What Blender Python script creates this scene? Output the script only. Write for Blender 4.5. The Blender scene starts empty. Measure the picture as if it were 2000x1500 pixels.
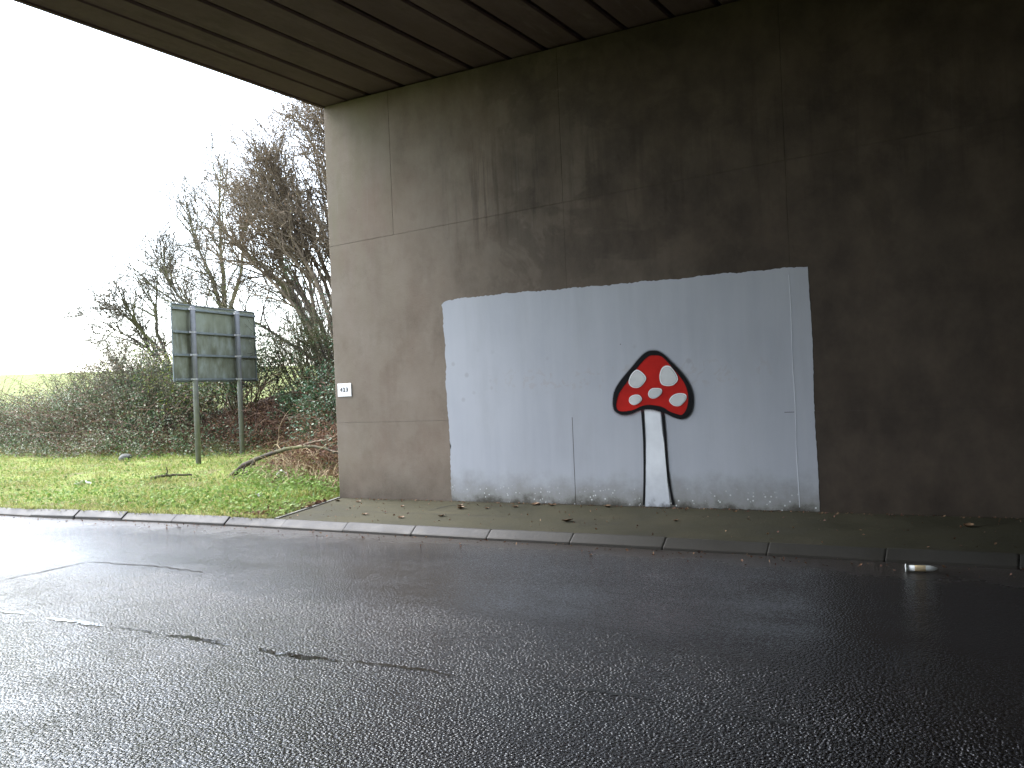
import bpy, bmesh, math, random
import numpy as np
from mathutils import Matrix, Vector

# ------------------------------------------------------------------ camera, sky, sun, exposure
scene = bpy.context.scene
COL = scene.collection
random.seed(7)
RNG = np.random.default_rng(11)

cam_data = bpy.data.cameras.new('camera')
cam_data.sensor_width = 36.0
cam_data.lens = 32.4
cam_data.clip_start = 0.05
cam_data.clip_end = 3000
camera = bpy.data.objects.new('camera', cam_data)
COL.objects.link(camera)
scene.camera = camera
yaw, pitch, roll = math.radians(30.65), math.radians(0.34), math.radians(2.45)
F = Vector((-math.sin(yaw) * math.cos(pitch), math.cos(yaw) * math.cos(pitch), math.sin(pitch)))
R = Vector((math.cos(yaw), math.sin(yaw), 0))
U = R.cross(F)
R2 = R * math.cos(roll) - U * math.sin(roll)
U2 = U * math.cos(roll) + R * math.sin(roll)
camera.matrix_world = Matrix(((R2.x, U2.x, -F.x, 0.0), (R2.y, U2.y, -F.y, -10.46), (R2.z, U2.z, -F.z, 1.6), (0, 0, 0, 1)))

SUN_DIR = Vector((-0.64, -0.03, 0.77)).normalized()       # towards the veiled sun, beyond the open end of the bridge
sun_el = math.asin(SUN_DIR.z)
world = bpy.data.worlds.new('World')
scene.world = world
world.use_nodes = True
wn, wl = world.node_tree.nodes, world.node_tree.links
wn.clear()
sky = wn.new('ShaderNodeTexSky')
sky.sky_type = 'NISHITA'
sky.sun_disc = False
sky.sun_elevation = sun_el
sky.sun_rotation = math.atan2(SUN_DIR.x, SUN_DIR.y)
sky.air_density = 1.0
sky.dust_density = 1.2
sky.ozone_density = 1.0
hs = wn.new('ShaderNodeHueSaturation')
hs.inputs['Saturation'].default_value = 0.5             # cloud cover: almost no blue left
bg = wn.new('ShaderNodeBackground')
bg.inputs['Strength'].default_value = 0.12
wo = wn.new('ShaderNodeOutputWorld')
wl.new(sky.outputs[0], hs.inputs['Color'])
wl.new(hs.outputs[0], bg.inputs['Color'])
wl.new(bg.outputs[0], wo.inputs['Surface'])

sun_data = bpy.data.lights.new('sun', 'SUN')
sun_data.energy = 0.9
sun_data.angle = math.radians(40)
sun_data.color = (1.0, 0.98, 0.96)
sun = bpy.data.objects.new('sun', sun_data)
COL.objects.link(sun)
sun.rotation_euler = (-SUN_DIR).to_track_quat('-Z', 'Y').to_euler()

vs = scene.view_settings
vs.view_transform = 'Standard'
vs.look = 'None'
vs.gamma = 1.0
vs.use_curve_mapping = False
vs.exposure = 3.0
cy = scene.cycles
cy.max_bounces = 6
cy.diffuse_bounces = 4
cy.glossy_bounces = 3
cy.transmission_bounces = 2
cy.transparent_max_bounces = 8
cy.caustics_reflective = False
cy.caustics_refractive = False

# ------------------------------------------------------------------ helpers
def tag(o, label=None, cat=None, group=None, kind=None):
    if label: o['label'] = label
    if cat: o['category'] = cat
    if group: o['group'] = group
    if kind: o['kind'] = kind
    return o

def empty(name, loc=(0, 0, 0)):
    o = bpy.data.objects.new(name, None)
    o.empty_display_size = 0.2
    o.location = loc
    COL.objects.link(o)
    return o

def put(name, me, mat=None, parent=None):
    o = bpy.data.objects.new(name, me)
    COL.objects.link(o)
    if mat is not None and len(me.materials) == 0:
        me.materials.append(mat)
    if parent is not None:
        o.parent = parent
        if parent.type == 'EMPTY':
            o.matrix_parent_inverse = Matrix.Translation(-parent.location)
    return o

def pydata(name, verts, faces, smooth=False):
    me = bpy.data.meshes.new(name)
    me.from_pydata([tuple(v) for v in verts], [], [tuple(f) for f in faces])
    if smooth:
        me.polygons.foreach_set('use_smooth', [True] * len(me.polygons))
    me.update()
    return me

def npmesh(name, verts, faces, smooth=False):
    """verts (N,3), faces (M,k) all with the same corner count"""
    verts = np.asarray(verts, np.float32); faces = np.asarray(faces, np.int32)
    me = bpy.data.meshes.new(name)
    M, k = faces.shape
    me.vertices.add(len(verts)); me.vertices.foreach_set('co', verts.ravel())
    me.loops.add(M * k); me.loops.foreach_set('vertex_index', faces.ravel())
    me.polygons.add(M); me.polygons.foreach_set('loop_start', np.arange(0, M * k, k, dtype=np.int32))
    me.polygons.foreach_set('loop_total', np.full(M, k, np.int32))
    if smooth:
        me.polygons.foreach_set('use_smooth', np.ones(M, bool))
    me.update(calc_edges=True)
    return me

def box_bm(x0, x1, y0, y1, z0, z1, bevel=0.0, seg=1, bm=None):
    own = bm is None
    bm = bm or bmesh.new()
    vs_ = [bm.verts.new(p) for p in ((x0, y0, z0), (x1, y0, z0), (x1, y1, z0), (x0, y1, z0), (x0, y0, z1), (x1, y0, z1), (x1, y1, z1), (x0, y1, z1))]
    fs = [bm.faces.new([vs_[i] for i in q]) for q in ((3, 2, 1, 0), (4, 5, 6, 7), (0, 1, 5, 4), (1, 2, 6, 5), (2, 3, 7, 6), (3, 0, 4, 7))]
    if bevel:
        es = list({e for f in fs for e in f.edges})
        bmesh.ops.bevel(bm, geom=es, offset=bevel, segments=seg, affect='EDGES')
    return bm

def bm_mesh(name, bm, smooth=False):
    me = bpy.data.meshes.new(name)
    bmesh.ops.recalc_face_normals(bm, faces=bm.faces)
    bm.to_mesh(me); bm.free()
    if smooth:
        me.polygons.foreach_set('use_smooth', [True] * len(me.polygons))
    return me

def box(name, x0, x1, y0, y1, z0, z1, mat, parent=None, bevel=0.0, seg=1):
    return put(name, bm_mesh(name, box_bm(x0, x1, y0, y1, z0, z1, bevel, seg)), mat, parent)

def tube_arrays(lines, sides):
    """lines: list of (pts (n,3), radii (n,)); returns verts, quads (open tubes, tips pinched by radius)"""
    byn = {}
    for p, r in lines:
        byn.setdefault(len(p), []).append((p, r))
    V, Q, off = [], [], 0
    ang = np.arange(sides) * 2 * np.pi / sides
    ca, sa = np.cos(ang), np.sin(ang)
    for n, ls in byn.items():
        P = np.array([l[0] for l in ls], float); Rr = np.array([l[1] for l in ls], float)
        T = np.empty_like(P)
        T[:, 1:-1] = P[:, 2:] - P[:, :-2]; T[:, 0] = P[:, 1] - P[:, 0]; T[:, -1] = P[:, -1] - P[:, -2]
        T /= np.linalg.norm(T, axis=2, keepdims=True) + 1e-9
        ref = np.array([0.31, 0.87, 0.38])
        A = np.cross(T, ref); A /= np.linalg.norm(A, axis=2, keepdims=True) + 1e-9
        B = np.cross(T, A)
        ring = P[:, :, None, :] + Rr[:, :, None, None] * (A[:, :, None, :] * ca[None, None, :, None] + B[:, :, None, :] * sa[None, None, :, None])
        m = len(ls)
        V.append(ring.reshape(-1, 3))
        idx = off + np.arange(m * n * sides).reshape(m, n, sides)
        a = idx[:, :-1]; b = np.roll(a, -1, axis=2); d = idx[:, 1:]; c = np.roll(d, -1, axis=2)
        Q.append(np.stack([a, b, c, d], -1).reshape(-1, 4))
        off += m * n * sides
    return np.concatenate(V), np.concatenate(Q)

def tubes(name, lines, sides, mat, parent=None):
    v, q = tube_arrays(lines, sides)
    return put(name, npmesh(name, v, q, True), mat, parent)

def lathe_mesh(name, prof, n=20, axis=0):
    """prof: (along, radius) pairs, spun about the given axis"""
    vs_, fs = [], []
    for (a, r) in prof:
        for k in range(n):
            t = 2 * math.pi * k / n
            p = [r * math.cos(t), r * math.sin(t)]
            p.insert(axis, a)
            vs_.append(p)
    for i in range(len(prof) - 1):
        for k in range(n):
            k2 = (k + 1) % n
            fs.append((i * n + k, i * n + k2, (i + 1) * n + k2, (i + 1) * n + k))
    fs.append(tuple(range(n))); fs.append(tuple((len(prof) - 1) * n + k for k in range(n)))
    me = pydata(name, vs_, fs)
    bm = bmesh.new(); bm.from_mesh(me); bmesh.ops.recalc_face_normals(bm, faces=bm.faces); bm.to_mesh(me); bm.free()
    me.polygons.foreach_set('use_smooth', [len(p.vertices) == 4 for p in me.polygons])
    return me

def leaf_arrays(C, size, rng, tilt=1.0, aspect=0.6, fold=0.18):
    """folded rhombic leaves, six vertices and four triangles each: (N,3) centres"""
    n = len(C)
    size = np.broadcast_to(size, (n,))[:, None]
    d = rng.normal(size=(n, 3)); d[:, 2] *= 0.6; d /= np.linalg.norm(d, axis=1, keepdims=True)
    nn = rng.normal(size=(n, 3)) * tilt; nn[:, 2] = np.abs(nn[:, 2]) + 0.6
    s = np.cross(nn, d); s /= np.linalg.norm(s, axis=1, keepdims=True) + 1e-9
    u = np.cross(d, s)
    base = C - d * size * 0.5; tip = C + d * size * 0.5 - u * size * 0.12
    mid = C - u * size * fold
    l = C + s * size * 0.5 * aspect - d * size * 0.06; r = C - s * size * 0.5 * aspect - d * size * 0.06
    V = np.stack([base, l, tip, r, mid], 1).reshape(-1, 3)
    o = np.arange(n)[:, None, None] * 5
    T = np.array([[0, 4, 1], [1, 4, 2], [2, 4, 3], [3, 4, 0]])[None]
    return V, (o + T).reshape(-1, 3)

def leaves(name, C, size, mat, parent=None, seed=0, **k):
    v, t = leaf_arrays(np.asarray(C, float), size, np.random.default_rng(seed), **k)
    return put(name, npmesh(name, v, t), mat, parent)

# ------------------------------------------------------------------ materials
class N:
    def __init__(self, name, rough=0.7, spec=0.5):
        self.m = bpy.data.materials.new(name); self.m.use_nodes = True
        self.t = self.m.node_tree; self.n = self.t.nodes; self.n.clear()
        self.out = self.n.new('ShaderNodeOutputMaterial')
        self.b = self.n.new('ShaderNodeBsdfPrincipled')
        self.b.inputs['Roughness'].default_value = rough
        self.b.inputs['Specular IOR Level'].default_value = spec
        self.t.links.new(self.b.outputs[0], self.out.inputs[0])
        g = self.n.new('ShaderNodeNewGeometry'); self.geo = g
        self.pos = g.outputs['Position']
        self._xyz = None
    def L(self, a, b): self.t.links.new(a, b)
    def set(self, sock, v):
        s = self.b.inputs[sock]
        if hasattr(v, 'is_linked'): self.L(v, s)
        else: s.default_value = v
    def xyz(self):
        if not self._xyz:
            s = self.n.new('ShaderNodeSeparateXYZ'); self.L(self.pos, s.inputs[0]); self._xyz = s
        return self._xyz.outputs
    def map(self, scale=(1, 1, 1), loc=(0, 0, 0), rot=(0, 0, 0), src=None):
        m = self.n.new('ShaderNodeMapping'); self.L(src or self.pos, m.inputs[0])
        m.inputs['Scale'].default_value = scale; m.inputs['Location'].default_value = loc; m.inputs['Rotation'].default_value = rot
        return m.outputs[0]
    def noise(self, scale=1, detail=4, rough=0.55, vec=None, dist=0.0):
        x = self.n.new('ShaderNodeTexNoise'); self.L(vec or self.pos, x.inputs['Vector'])
        x.inputs['Scale'].default_value = scale; x.inputs['Detail'].default_value = detail
        x.inputs['Roughness'].default_value = rough; x.inputs['Distortion'].default_value = dist
        return x.outputs[0]
    def voro(self, scale=10, vec=None, feature='F1', out=0, smooth=0.6, rnd=1.0, dim='3D'):
        x = self.n.new('ShaderNodeTexVoronoi'); x.feature = feature; x.voronoi_dimensions = dim; self.L(vec or self.pos, x.inputs['Vector'])
        x.inputs['Scale'].default_value = scale; x.inputs['Randomness'].default_value = rnd
        if feature == 'SMOOTH_F1': x.inputs['Smoothness'].default_value = smooth
        return x.outputs[out]
    def ramp(self, v, stops, interp='LINEAR'):
        r = self.n.new('ShaderNodeValToRGB'); self.L(v, r.inputs[0])
        e = r.color_ramp; e.interpolation = interp
        while len(e.elements) > 1: e.elements.remove(e.elements[0])
        for i, (p, c) in enumerate(stops):
            if not hasattr(c, '__len__'): c = (c, c, c)
            el = e.elements[0] if i == 0 else e.elements.new(p)
            el.position = p; el.color = (c[0], c[1], c[2], 1)
        return r.outputs[0]
    def rng(self, v, a, b, c=0.0, d=1.0, smooth=False):
        m = self.n.new('ShaderNodeMapRange'); self.L(v, m.inputs[0])
        m.interpolation_type = 'SMOOTHSTEP' if smooth else 'LINEAR'
        for i, q in enumerate((a, b, c, d)): m.inputs[1 + i].default_value = q
        return m.outputs[0]
    def math(self, op, a, b=0.0, clamp=False):
        m = self.n.new('ShaderNodeMath'); m.operation = op; m.use_clamp = clamp
        for i, q in enumerate((a, b)):
            if hasattr(q, 'is_linked'): self.L(q, m.inputs[i])
            else: m.inputs[i].default_value = q
        return m.outputs[0]
    def mix(self, fac, a, b, mode='MIX'):
        m = self.n.new('ShaderNodeMix'); m.data_type = 'RGBA'; m.blend_type = mode
        for s, q in ((m.inputs[0], fac), (m.inputs[6], a), (m.inputs[7], b)):
            if hasattr(q, 'is_linked'): self.L(q, s)
            elif hasattr(q, '__len__'): s.default_value = (q[0], q[1], q[2], 1)
            else: s.default_value = q
        return m.outputs[2]
    def bump(self, h, strength=0.3, dist=0.01, normal=None):
        b = self.n.new('ShaderNodeBump'); self.L(h, b.inputs['Height'])
        if hasattr(strength, 'is_linked'): self.L(strength, b.inputs['Strength'])
        else: b.inputs['Strength'].default_value = strength
        b.inputs['Distance'].default_value = dist
        if normal is not None: self.L(normal, b.inputs['Normal'])
        self.L(b.outputs[0], self.b.inputs['Normal'])
        return b.outputs[0]

def simple(name, col, rough=0.6, var=0.25, scale=6.0, metal=0.0, bump=0.0):
    k = N(name, rough)
    n = k.noise(scale, 5)
    k.set('Base Color', k.ramp(n, [(0.25, [c * (1 - var) for c in col]), (0.75, [min(1, c * (1 + var)) for c in col])]))
    k.set('Metallic', metal)
    if bump: k.bump(k.noise(scale * 6, 4), bump, 0.01)
    return k.m

def leafy(name, stops, rough=0.45, spec=0.5, trans=0.0, vary=0.35):
    """one colour per leaf, picked from the stops"""
    k = N(name, rough, spec)
    r = k.geo.outputs['Random Per Island']
    c = k.ramp(r, stops)
    c = k.mix(k.rng(k.noise(0.55, 4, 0.6), 0.45, 0.70, 0, 0.6 * vary), c, (0.24, 0.175, 0.125))
    c = k.mix(k.rng(k.noise(0.8, 4, 0.6, k.map(loc=(9, 4, 2))), 0.52, 0.72, 0, 0.45 * vary), c, (0.06, 0.075, 0.04))
    k.set('Base Color', c)
    if trans:
        k.set('Transmission Weight', 0.0)
        tr = k.n.new('ShaderNodeBsdfTranslucent'); k.L(c, tr.inputs[0])
        mx = k.n.new('ShaderNodeMixShader'); mx.inputs[0].default_value = trans
        k.L(k.b.outputs[0], mx.inputs[1]); k.L(tr.outputs[0], mx.inputs[2]); k.L(mx.outputs[0], k.out.inputs[0])
    return k.m

def m_concrete_wall():
    k = N('weathered_concrete', 0.85, 0.25)
    X, Y, Z = k.xyz()
    big = k.noise(0.55, 6, 0.6)
    mid = k.noise(1.9, 7, 0.62, k.map((1, 1, 0.8), (5, 1, 3)))
    streak = k.noise(1.0, 6, 0.6, k.map((3.2, 1, 0.3)))
    fine = k.noise(38, 4, 0.6)
    c = k.ramp(big, [(0.28, (0.150, 0.116, 0.088)), (0.5, (0.19, 0.153, 0.120)), (0.72, (0.235, 0.198, 0.162))])
    c = k.mix(k.rng(mid, 0.35, 0.7, 0, 0.55), c, (0.25, 0.218, 0.182))
    c = k.mix(k.rng(k.noise(2.6, 7, 0.7, k.map((1, 1, 0.7), (1, 8, 2))), 0.5, 0.75, 0, 0.6), c, (0.115, 0.088, 0.064))
    c = k.mix(k.rng(streak, 0.45, 0.75, 0, 0.22), c, (0.26, 0.23, 0.195))
    # rusty brown bloom
    c = k.mix(k.rng(k.noise(0.9, 5, 0.6, k.map((1, 1, 1), (7, 2, 5))), 0.5, 0.75, 0, 0.5), c, (0.165, 0.112, 0.082))
    # damp patches with a clear tide line
    damp = k.noise(0.75, 6, 0.62, k.map((1, 1, 1.25), (3.4, 0, 1.7)), 0.6)
    dband = k.math('MULTIPLY', k.rng(X, -7.6, -5.4, 0, 1, True), k.rng(Z, 2.2, 3.2, 0.35, 1.0))
    c = k.mix(k.math('MULTIPLY', k.rng(damp, 0.50, 0.545), k.math('MULTIPLY', dband, 0.55)), c, (0.062, 0.05, 0.04))
    # dark water runs, ragged lower ends
    runs = k.noise(1.0, 6, 0.7, k.map((9, 1, 0.55), (1.3, 0, 0)))
    hang = k.math('ADD', Z, k.math('MULTIPLY', k.noise(1.0, 4, 0.6, k.map((5, 1, 0.2), (0, 0, 6))), 2.2))
    band = k.math('MULTIPLY', k.math('MULTIPLY', k.rng(hang, 4.5, 4.9), k.rng(hang, 6.4, 5.6)), k.rng(X, -7.4, -6.6))
    c = k.mix(k.math('MULTIPLY', k.rng(runs, 0.5, 0.62), k.math('MULTIPLY', band, 0.6)), c, (0.06, 0.047, 0.037))
    # lime runs
    lime = k.noise(1.0, 5, 0.7, k.map((13, 1, 0.5), (9.3, 0, 2)))
    lband = k.math('MULTIPLY', k.rng(Z, 3.8, 4.4, 0, 1, True), k.rng(Z, 5.3, 4.6, 0, 1, True))
    lband = k.math('MULTIPLY', lband, k.rng(k.noise(0.9, 3, vec=k.map(loc=(2, 9, 4))), 0.45, 0.62))
    c = k.mix(k.math('MULTIPLY', k.rng(lime, 0.55, 0.68), k.math('MULTIPLY', lband, 0.4)), c, (0.36, 0.34, 0.31))
    # algae near the weathered end
    alg = k.math('MULTIPLY', k.rng(X, -7.2, -9.0, 0, 1, True), k.rng(k.noise(1.0, 5, 0.6, k.map((2.5, 1, 0.6), (4, 0, 0))), 0.42, 0.65))
    alg = k.math('MULTIPLY', alg, k.rng(Z, 2.6, 4.8, 0.1, 0.6))
    c = k.mix(alg, c, (0.17, 0.165, 0.10))
    # traffic grime along the foot
    foot = k.math('MULTIPLY', k.rng(Z, 0.75, 0.1, 0, 1, True), k.rng(k.noise(2.2, 5), 0.3, 0.65, 0.25, 0.85))
    c = k.mix(foot, c, (0.07, 0.056, 0.04))
    c = k.mix(k.rng(fine, 0.3, 0.75, 0, 0.25), c, (0.22, 0.19, 0.16))
    # light falloff under the deck painted into the colour, with a ragged, streaky front
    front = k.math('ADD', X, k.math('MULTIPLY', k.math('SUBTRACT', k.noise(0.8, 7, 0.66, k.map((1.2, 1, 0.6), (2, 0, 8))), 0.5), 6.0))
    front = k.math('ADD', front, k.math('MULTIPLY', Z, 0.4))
    deep_shade = k.rng(front, -7.6, -1.8, 0.0, 0.88, True)
    c = k.mix(deep_shade, c, k.mix(k.rng(mid, 0.35, 0.65), (0.026, 0.0195, 0.0145), (0.060, 0.045, 0.032)))
    c = k.mix(k.rng(k.voro(4.0), 0.03, 0.012), c, (0.05, 0.045, 0.04))
    k.set('Base Color', c)
    k.bump(k.math('ADD', k.noise(9, 6, 0.65), k.math('MULTIPLY', fine, 0.4)), 0.3, 0.015)
    return k.m

def m_soffit():
    k = N('soffit_concrete', 0.85, 0.3)
    n = k.noise(1.0, 6, 0.6, k.map((1.6, 0.35, 1)))
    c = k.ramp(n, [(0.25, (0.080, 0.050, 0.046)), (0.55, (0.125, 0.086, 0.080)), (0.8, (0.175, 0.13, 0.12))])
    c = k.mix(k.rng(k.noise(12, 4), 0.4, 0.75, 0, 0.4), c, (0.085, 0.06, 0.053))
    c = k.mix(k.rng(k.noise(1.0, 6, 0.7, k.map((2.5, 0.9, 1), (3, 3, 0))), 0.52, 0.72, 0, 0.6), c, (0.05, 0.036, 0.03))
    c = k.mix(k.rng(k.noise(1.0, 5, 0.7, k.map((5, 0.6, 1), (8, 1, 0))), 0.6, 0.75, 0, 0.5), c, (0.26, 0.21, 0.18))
    k.set('Base Color', c)
    k.bump(k.noise(20, 4), 0.2, 0.01)
    return k.m

def m_asphalt():
    k = N('wet_asphalt', 0.3, 0.75)
    X, Y, Z = k.xyz()
    stone = k.n.new('ShaderNodeTexVoronoi'); stone.voronoi_dimensions = '2D'; stone.inputs['Scale'].default_value = 50
    k.L(k.pos, stone.inputs['Vector'])
    sep = k.n.new('ShaderNodeSeparateColor'); k.L(stone.outputs['Color'], sep.inputs[0])
    # chippings: flat crowns standing proud by differing amounts, steep flanks
    v = k.math('MULTIPLY', k.rng(stone.outputs['Distance'], 0.18, 0.62, 1.0, 0.0, True), k.rng(sep.outputs[0], 0.0, 1.0, 0.25, 1.0))
    v2 = k.voro(105, k.map((1, 1, 1), (3.1, 7.7, 0)), 'F1', dim='2D')
    n = k.noise(30, 4, 0.55)
    h = k.math('ADD', v, k.math('ADD', k.math('MULTIPLY', v2, -0.22), k.math('MULTIPLY', n, 1.1)))
    # coarser, open texture along the lane seam, polished by tyres nearer the kerb
    coarse = k.rng(k.math('ADD', Y, k.math('MULTIPLY', k.noise(0.8, 4), 1.4)), -3.2, -5.3, 0.5, 1.0, True)
    st = k.math('MULTIPLY', coarse, 0.9)
    big = k.noise(0.6, 5, 0.6)
    c = k.ramp(k.noise(70, 3, 0.7), [(0.3, (0.018, 0.018, 0.019)), (0.55, (0.032, 0.032, 0.034)), (0.8, (0.075, 0.073, 0.07))])
    dirt = k.math('MULTIPLY', k.rng(k.math('ADD', Y, k.math('MULTIPLY', k.noise(1.7, 5), 0.9)), -2.65, -1.7, 0, 1, True), 0.85)
    c = k.mix(dirt, c, (0.046, 0.039, 0.032))
    c = k.mix(k.rng(big, 0.45, 0.7, 0, 0.4), c, (0.030, 0.024, 0.02))
    k.set('Base Color', c)
    track = k.math('MULTIPLY', k.math('MULTIPLY', k.rng(Y, -5.2, -4.7, 0, 1, True), k.rng(Y, -3.6, -4.1, 0, 1, True)), k.rng(k.noise(0.9, 5, 0.65, k.map((0.4, 2, 1))), 0.35, 0.6, 0.2, 1))
    st = k.math('MULTIPLY', st, k.math('SUBTRACT', 1.0, k.math('MULTIPLY', track, 0.45)))
    st = k.math('MULTIPLY', st, k.rng(k.noise(1.7, 6, 0.7), 0.3, 0.65, 0.55, 1.15))
    wet = k.math('ADD', k.rng(k.noise(1.1, 5, 0.65), 0.32, 0.68, 0.05, 0.13), k.math('MULTIPLY', dirt, 0.3))
    dry = k.rng(X, -4.5, 3.0, 0.0, 0.22, True)
    k.set('Roughness', k.math('ADD', wet, dry, True))
    k.bump(h, st, 0.0105)
    return k.m

def m_pavement():
    k = N('mossy_pavement', 0.75, 0.2)
    n = k.noise(1.3, 6, 0.62)
    s = k.noise(1.0, 5, 0.6, k.map((0.8, 5.5, 1)))
    c = k.ramp(n, [(0.3, (0.030, 0.029, 0.016)), (0.55, (0.048, 0.045, 0.025)), (0.8, (0.072, 0.064, 0.040))])
    c = k.mix(k.rng(s, 0.5, 0.7, 0, 0.6), c, (0.04, 0.037, 0.025))
    c = k.mix(k.rng(k.noise(30, 4), 0.5, 0.75, 0, 0.4), c, (0.075, 0.068, 0.05))
    k.set('Base Color', c)
    k.set('Roughness', k.rng(n, 0.3, 0.7, 0.65, 0.95))
    k.bump(k.math('ADD', k.noise(45, 4), k.noise(6, 4)), 0.35, 0.012)
    return k.m

def m_kerb():
    k = N('kerb_concrete', 0.6, 0.3)
    n = k.noise(2.2, 6, 0.6)
    c = k.ramp(n, [(0.3, (0.040, 0.040, 0.041)), (0.7, (0.082, 0.082, 0.086))])
    c = k.mix(k.rng(k.noise(14, 5), 0.48, 0.75, 0, 0.5), c, (0.09, 0.085, 0.07))
    X, Y, Z = k.xyz()
    c = k.mix(k.rng(X, -6.5, -3.2, 0, 0.85, True), c, (0.035, 0.033, 0.026))     # shade deeper under the bridge painted into the stone colour
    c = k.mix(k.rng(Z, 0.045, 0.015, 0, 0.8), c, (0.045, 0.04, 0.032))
    k.set('Base Color', c)
    k.set('Roughness', k.rng(n, 0.3, 0.7, 0.5, 0.75))
    k.bump(k.noise(40, 5), 0.4, 0.008)
    return k.m

def m_ground():
    k = N('verge_soil_and_turf', 0.9, 0.2)
    at = k.n.new('ShaderNodeAttribute'); at.attribute_name = 'bank'
    n = k.noise(0.9, 6, 0.6)
    g = k.ramp(n, [(0.3, (0.11, 0.12, 0.035)), (0.5, (0.18, 0.225, 0.055)), (0.75, (0.24, 0.29, 0.085))])
    g = k.mix(k.rng(k.noise(2.3, 6, 0.65), 0.46, 0.66, 0, 0.8), g, (0.13, 0.10, 0.055))
    b = k.ramp(k.noise(5, 6, 0.65), [(0.3, (0.035, 0.024, 0.015)), (0.55, (0.085, 0.05, 0.032)), (0.8, (0.13, 0.085, 0.05))])
    k.set('Base Color', k.mix(at.outputs['Fac'], g, b))
    k.bump(k.noise(20, 5), 0.5, 0.03)
    return k.m

def m_paint_patch():
    k = N('pale_masonry_paint', 0.75, 0.2)
    X, Y, Z = k.xyz()
    roll_ = k.noise(1.0, 4, 0.6, k.map((6, 1, 0.5)))
    c = k.ramp(k.noise(0.8, 5), [(0.3, (0.345, 0.365, 0.41)), (0.7, (0.40, 0.42, 0.465))])
    c = k.mix(k.rng(roll_, 0.4, 0.7, 0, 0.35), c, (0.44, 0.46, 0.50))
    # old lettering ghosting through the roller coat
    gh = k.math('MULTIPLY', k.math('MULTIPLY', k.rng(Z, 1.52, 1.6), k.rng(Z, 1.92, 1.8)), k.rng(k.noise(6.5, 3, 0.6, None, 1.6), 0.55, 0.63))
    gh = k.math('MULTIPLY', gh, k.math('MULTIPLY', k.rng(X, -6.7, -6.3), k.rng(X, -2.7, -2.9)))
    c = k.mix(k.math('MULTIPLY', gh, 0.32), c, (0.34, 0.31, 0.30))
    sp = k.math('MULTIPLY', k.rng(k.voro(3.1, k.map(loc=(0.2, 0.1, 0.6))), 0.13, 0.07), k.math('MULTIPLY', k.rng(Z, 1.35, 1.5), k.rng(Z, 2.2, 2.0)))
    c = k.mix(k.math('MULTIPLY', sp, 0.3), c, (0.22, 0.21, 0.21))
    c = k.mix(k.rng(k.noise(1.0, 5, 0.65, k.map((2.2, 1, 0.6), (6, 0, 1))), 0.5, 0.8, 0, 0.4), c, (0.30, 0.31, 0.33))
    # splash dirt along the foot with ragged upper edge
    e = k.math('ADD', Z, k.math('MULTIPLY', k.math('SUBTRACT', k.noise(3.2, 6, 0.7), 0.5), 0.55))
    c = k.mix(k.rng(e, 0.58, 0.12, 0, 0.7, True), c, (0.17, 0.165, 0.135))
    c = k.mix(k.rng(e, 0.22, 0.06, 0, 0.88, True), c, (0.055, 0.05, 0.038))
    # chips of brighter paint in the dirty strip
    ch = k.math('MULTIPLY', k.rng(k.voro(17), 0.20, 0.13), k.rng(Z, 0.36, 0.24))
    ch = k.math('MULTIPLY', ch, k.rng(k.noise(2.5, 3, vec=k.map(loc=(4, 4, 4))), 0.42, 0.52))
    c = k.mix(ch, c, (0.6, 0.62, 0.63))
    # tiny pits
    c = k.mix(k.rng(k.voro(2.3), 0.022, 0.012), c, (0.1, 0.09, 0.08))
    k.set('Base Color', c)
    k.bump(k.noise(45, 4), 0.15, 0.006)
    return k.m

def m_spray(name, col, var=0.12, dirty=False):
    """paint whose thin fringe fades out through the per-vertex 'cover' value"""
    k = N(name, 0.85, 0.12)
    X, Y, Z = k.xyz()
    c = k.ramp(k.noise(5, 5), [(0.3, [q * (1 - var) for q in col]), (0.7, [min(1, q * (1 + var)) for q in col])])
    if dirty:
        e = k.math('ADD', Z, k.math('MULTIPLY', k.math('SUBTRACT', k.noise(6, 6, 0.7), 0.5), 0.5))
        c = k.mix(k.rng(e, 0.62, 0.1, 0, 0.55), c, (0.28, 0.30, 0.34))
        c = k.mix(k.rng(e, 0.16, 0.06, 0, 0.8), c, (0.08, 0.075, 0.07))
    k.set('Base Color', c)
    at = k.n.new('ShaderNodeAttribute'); at.attribute_name = 'cover'
    tr = k.n.new('ShaderNodeBsdfTransparent'); mx = k.n.new('ShaderNodeMixShader')
    grain = k.math('ADD', at.outputs['Fac'], k.math('MULTIPLY', k.math('SUBTRACT', k.noise(160, 2), 0.5), 0.5))
    f = k.math('MULTIPLY', k.rng(grain, 0.1, 0.95), at.outputs['Fac'], True)
    full = k.math('GREATER_THAN', at.outputs['Fac'], 0.98)
    k.L(k.math('MAXIMUM', f, full), mx.inputs[0]); k.L(tr.outputs[0], mx.inputs[1]); k.L(k.b.outputs[0], mx.inputs[2]); k.L(mx.outputs[0], k.out.inputs[0])
    return k.m

def m_bark(name, a, b, moss=0.0):
    k = N(name, 0.85, 0.25)
    c = k.ramp(k.noise(7, 5, 0.65), [(0.3, a), (0.7, b)])
    if moss:
        c = k.mix(k.rng(k.noise(1.1, 4), 0.4, 0.6, 0, moss), c, (0.16, 0.18, 0.05))
    k.set('Base Color', c)
    return k.m

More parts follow.
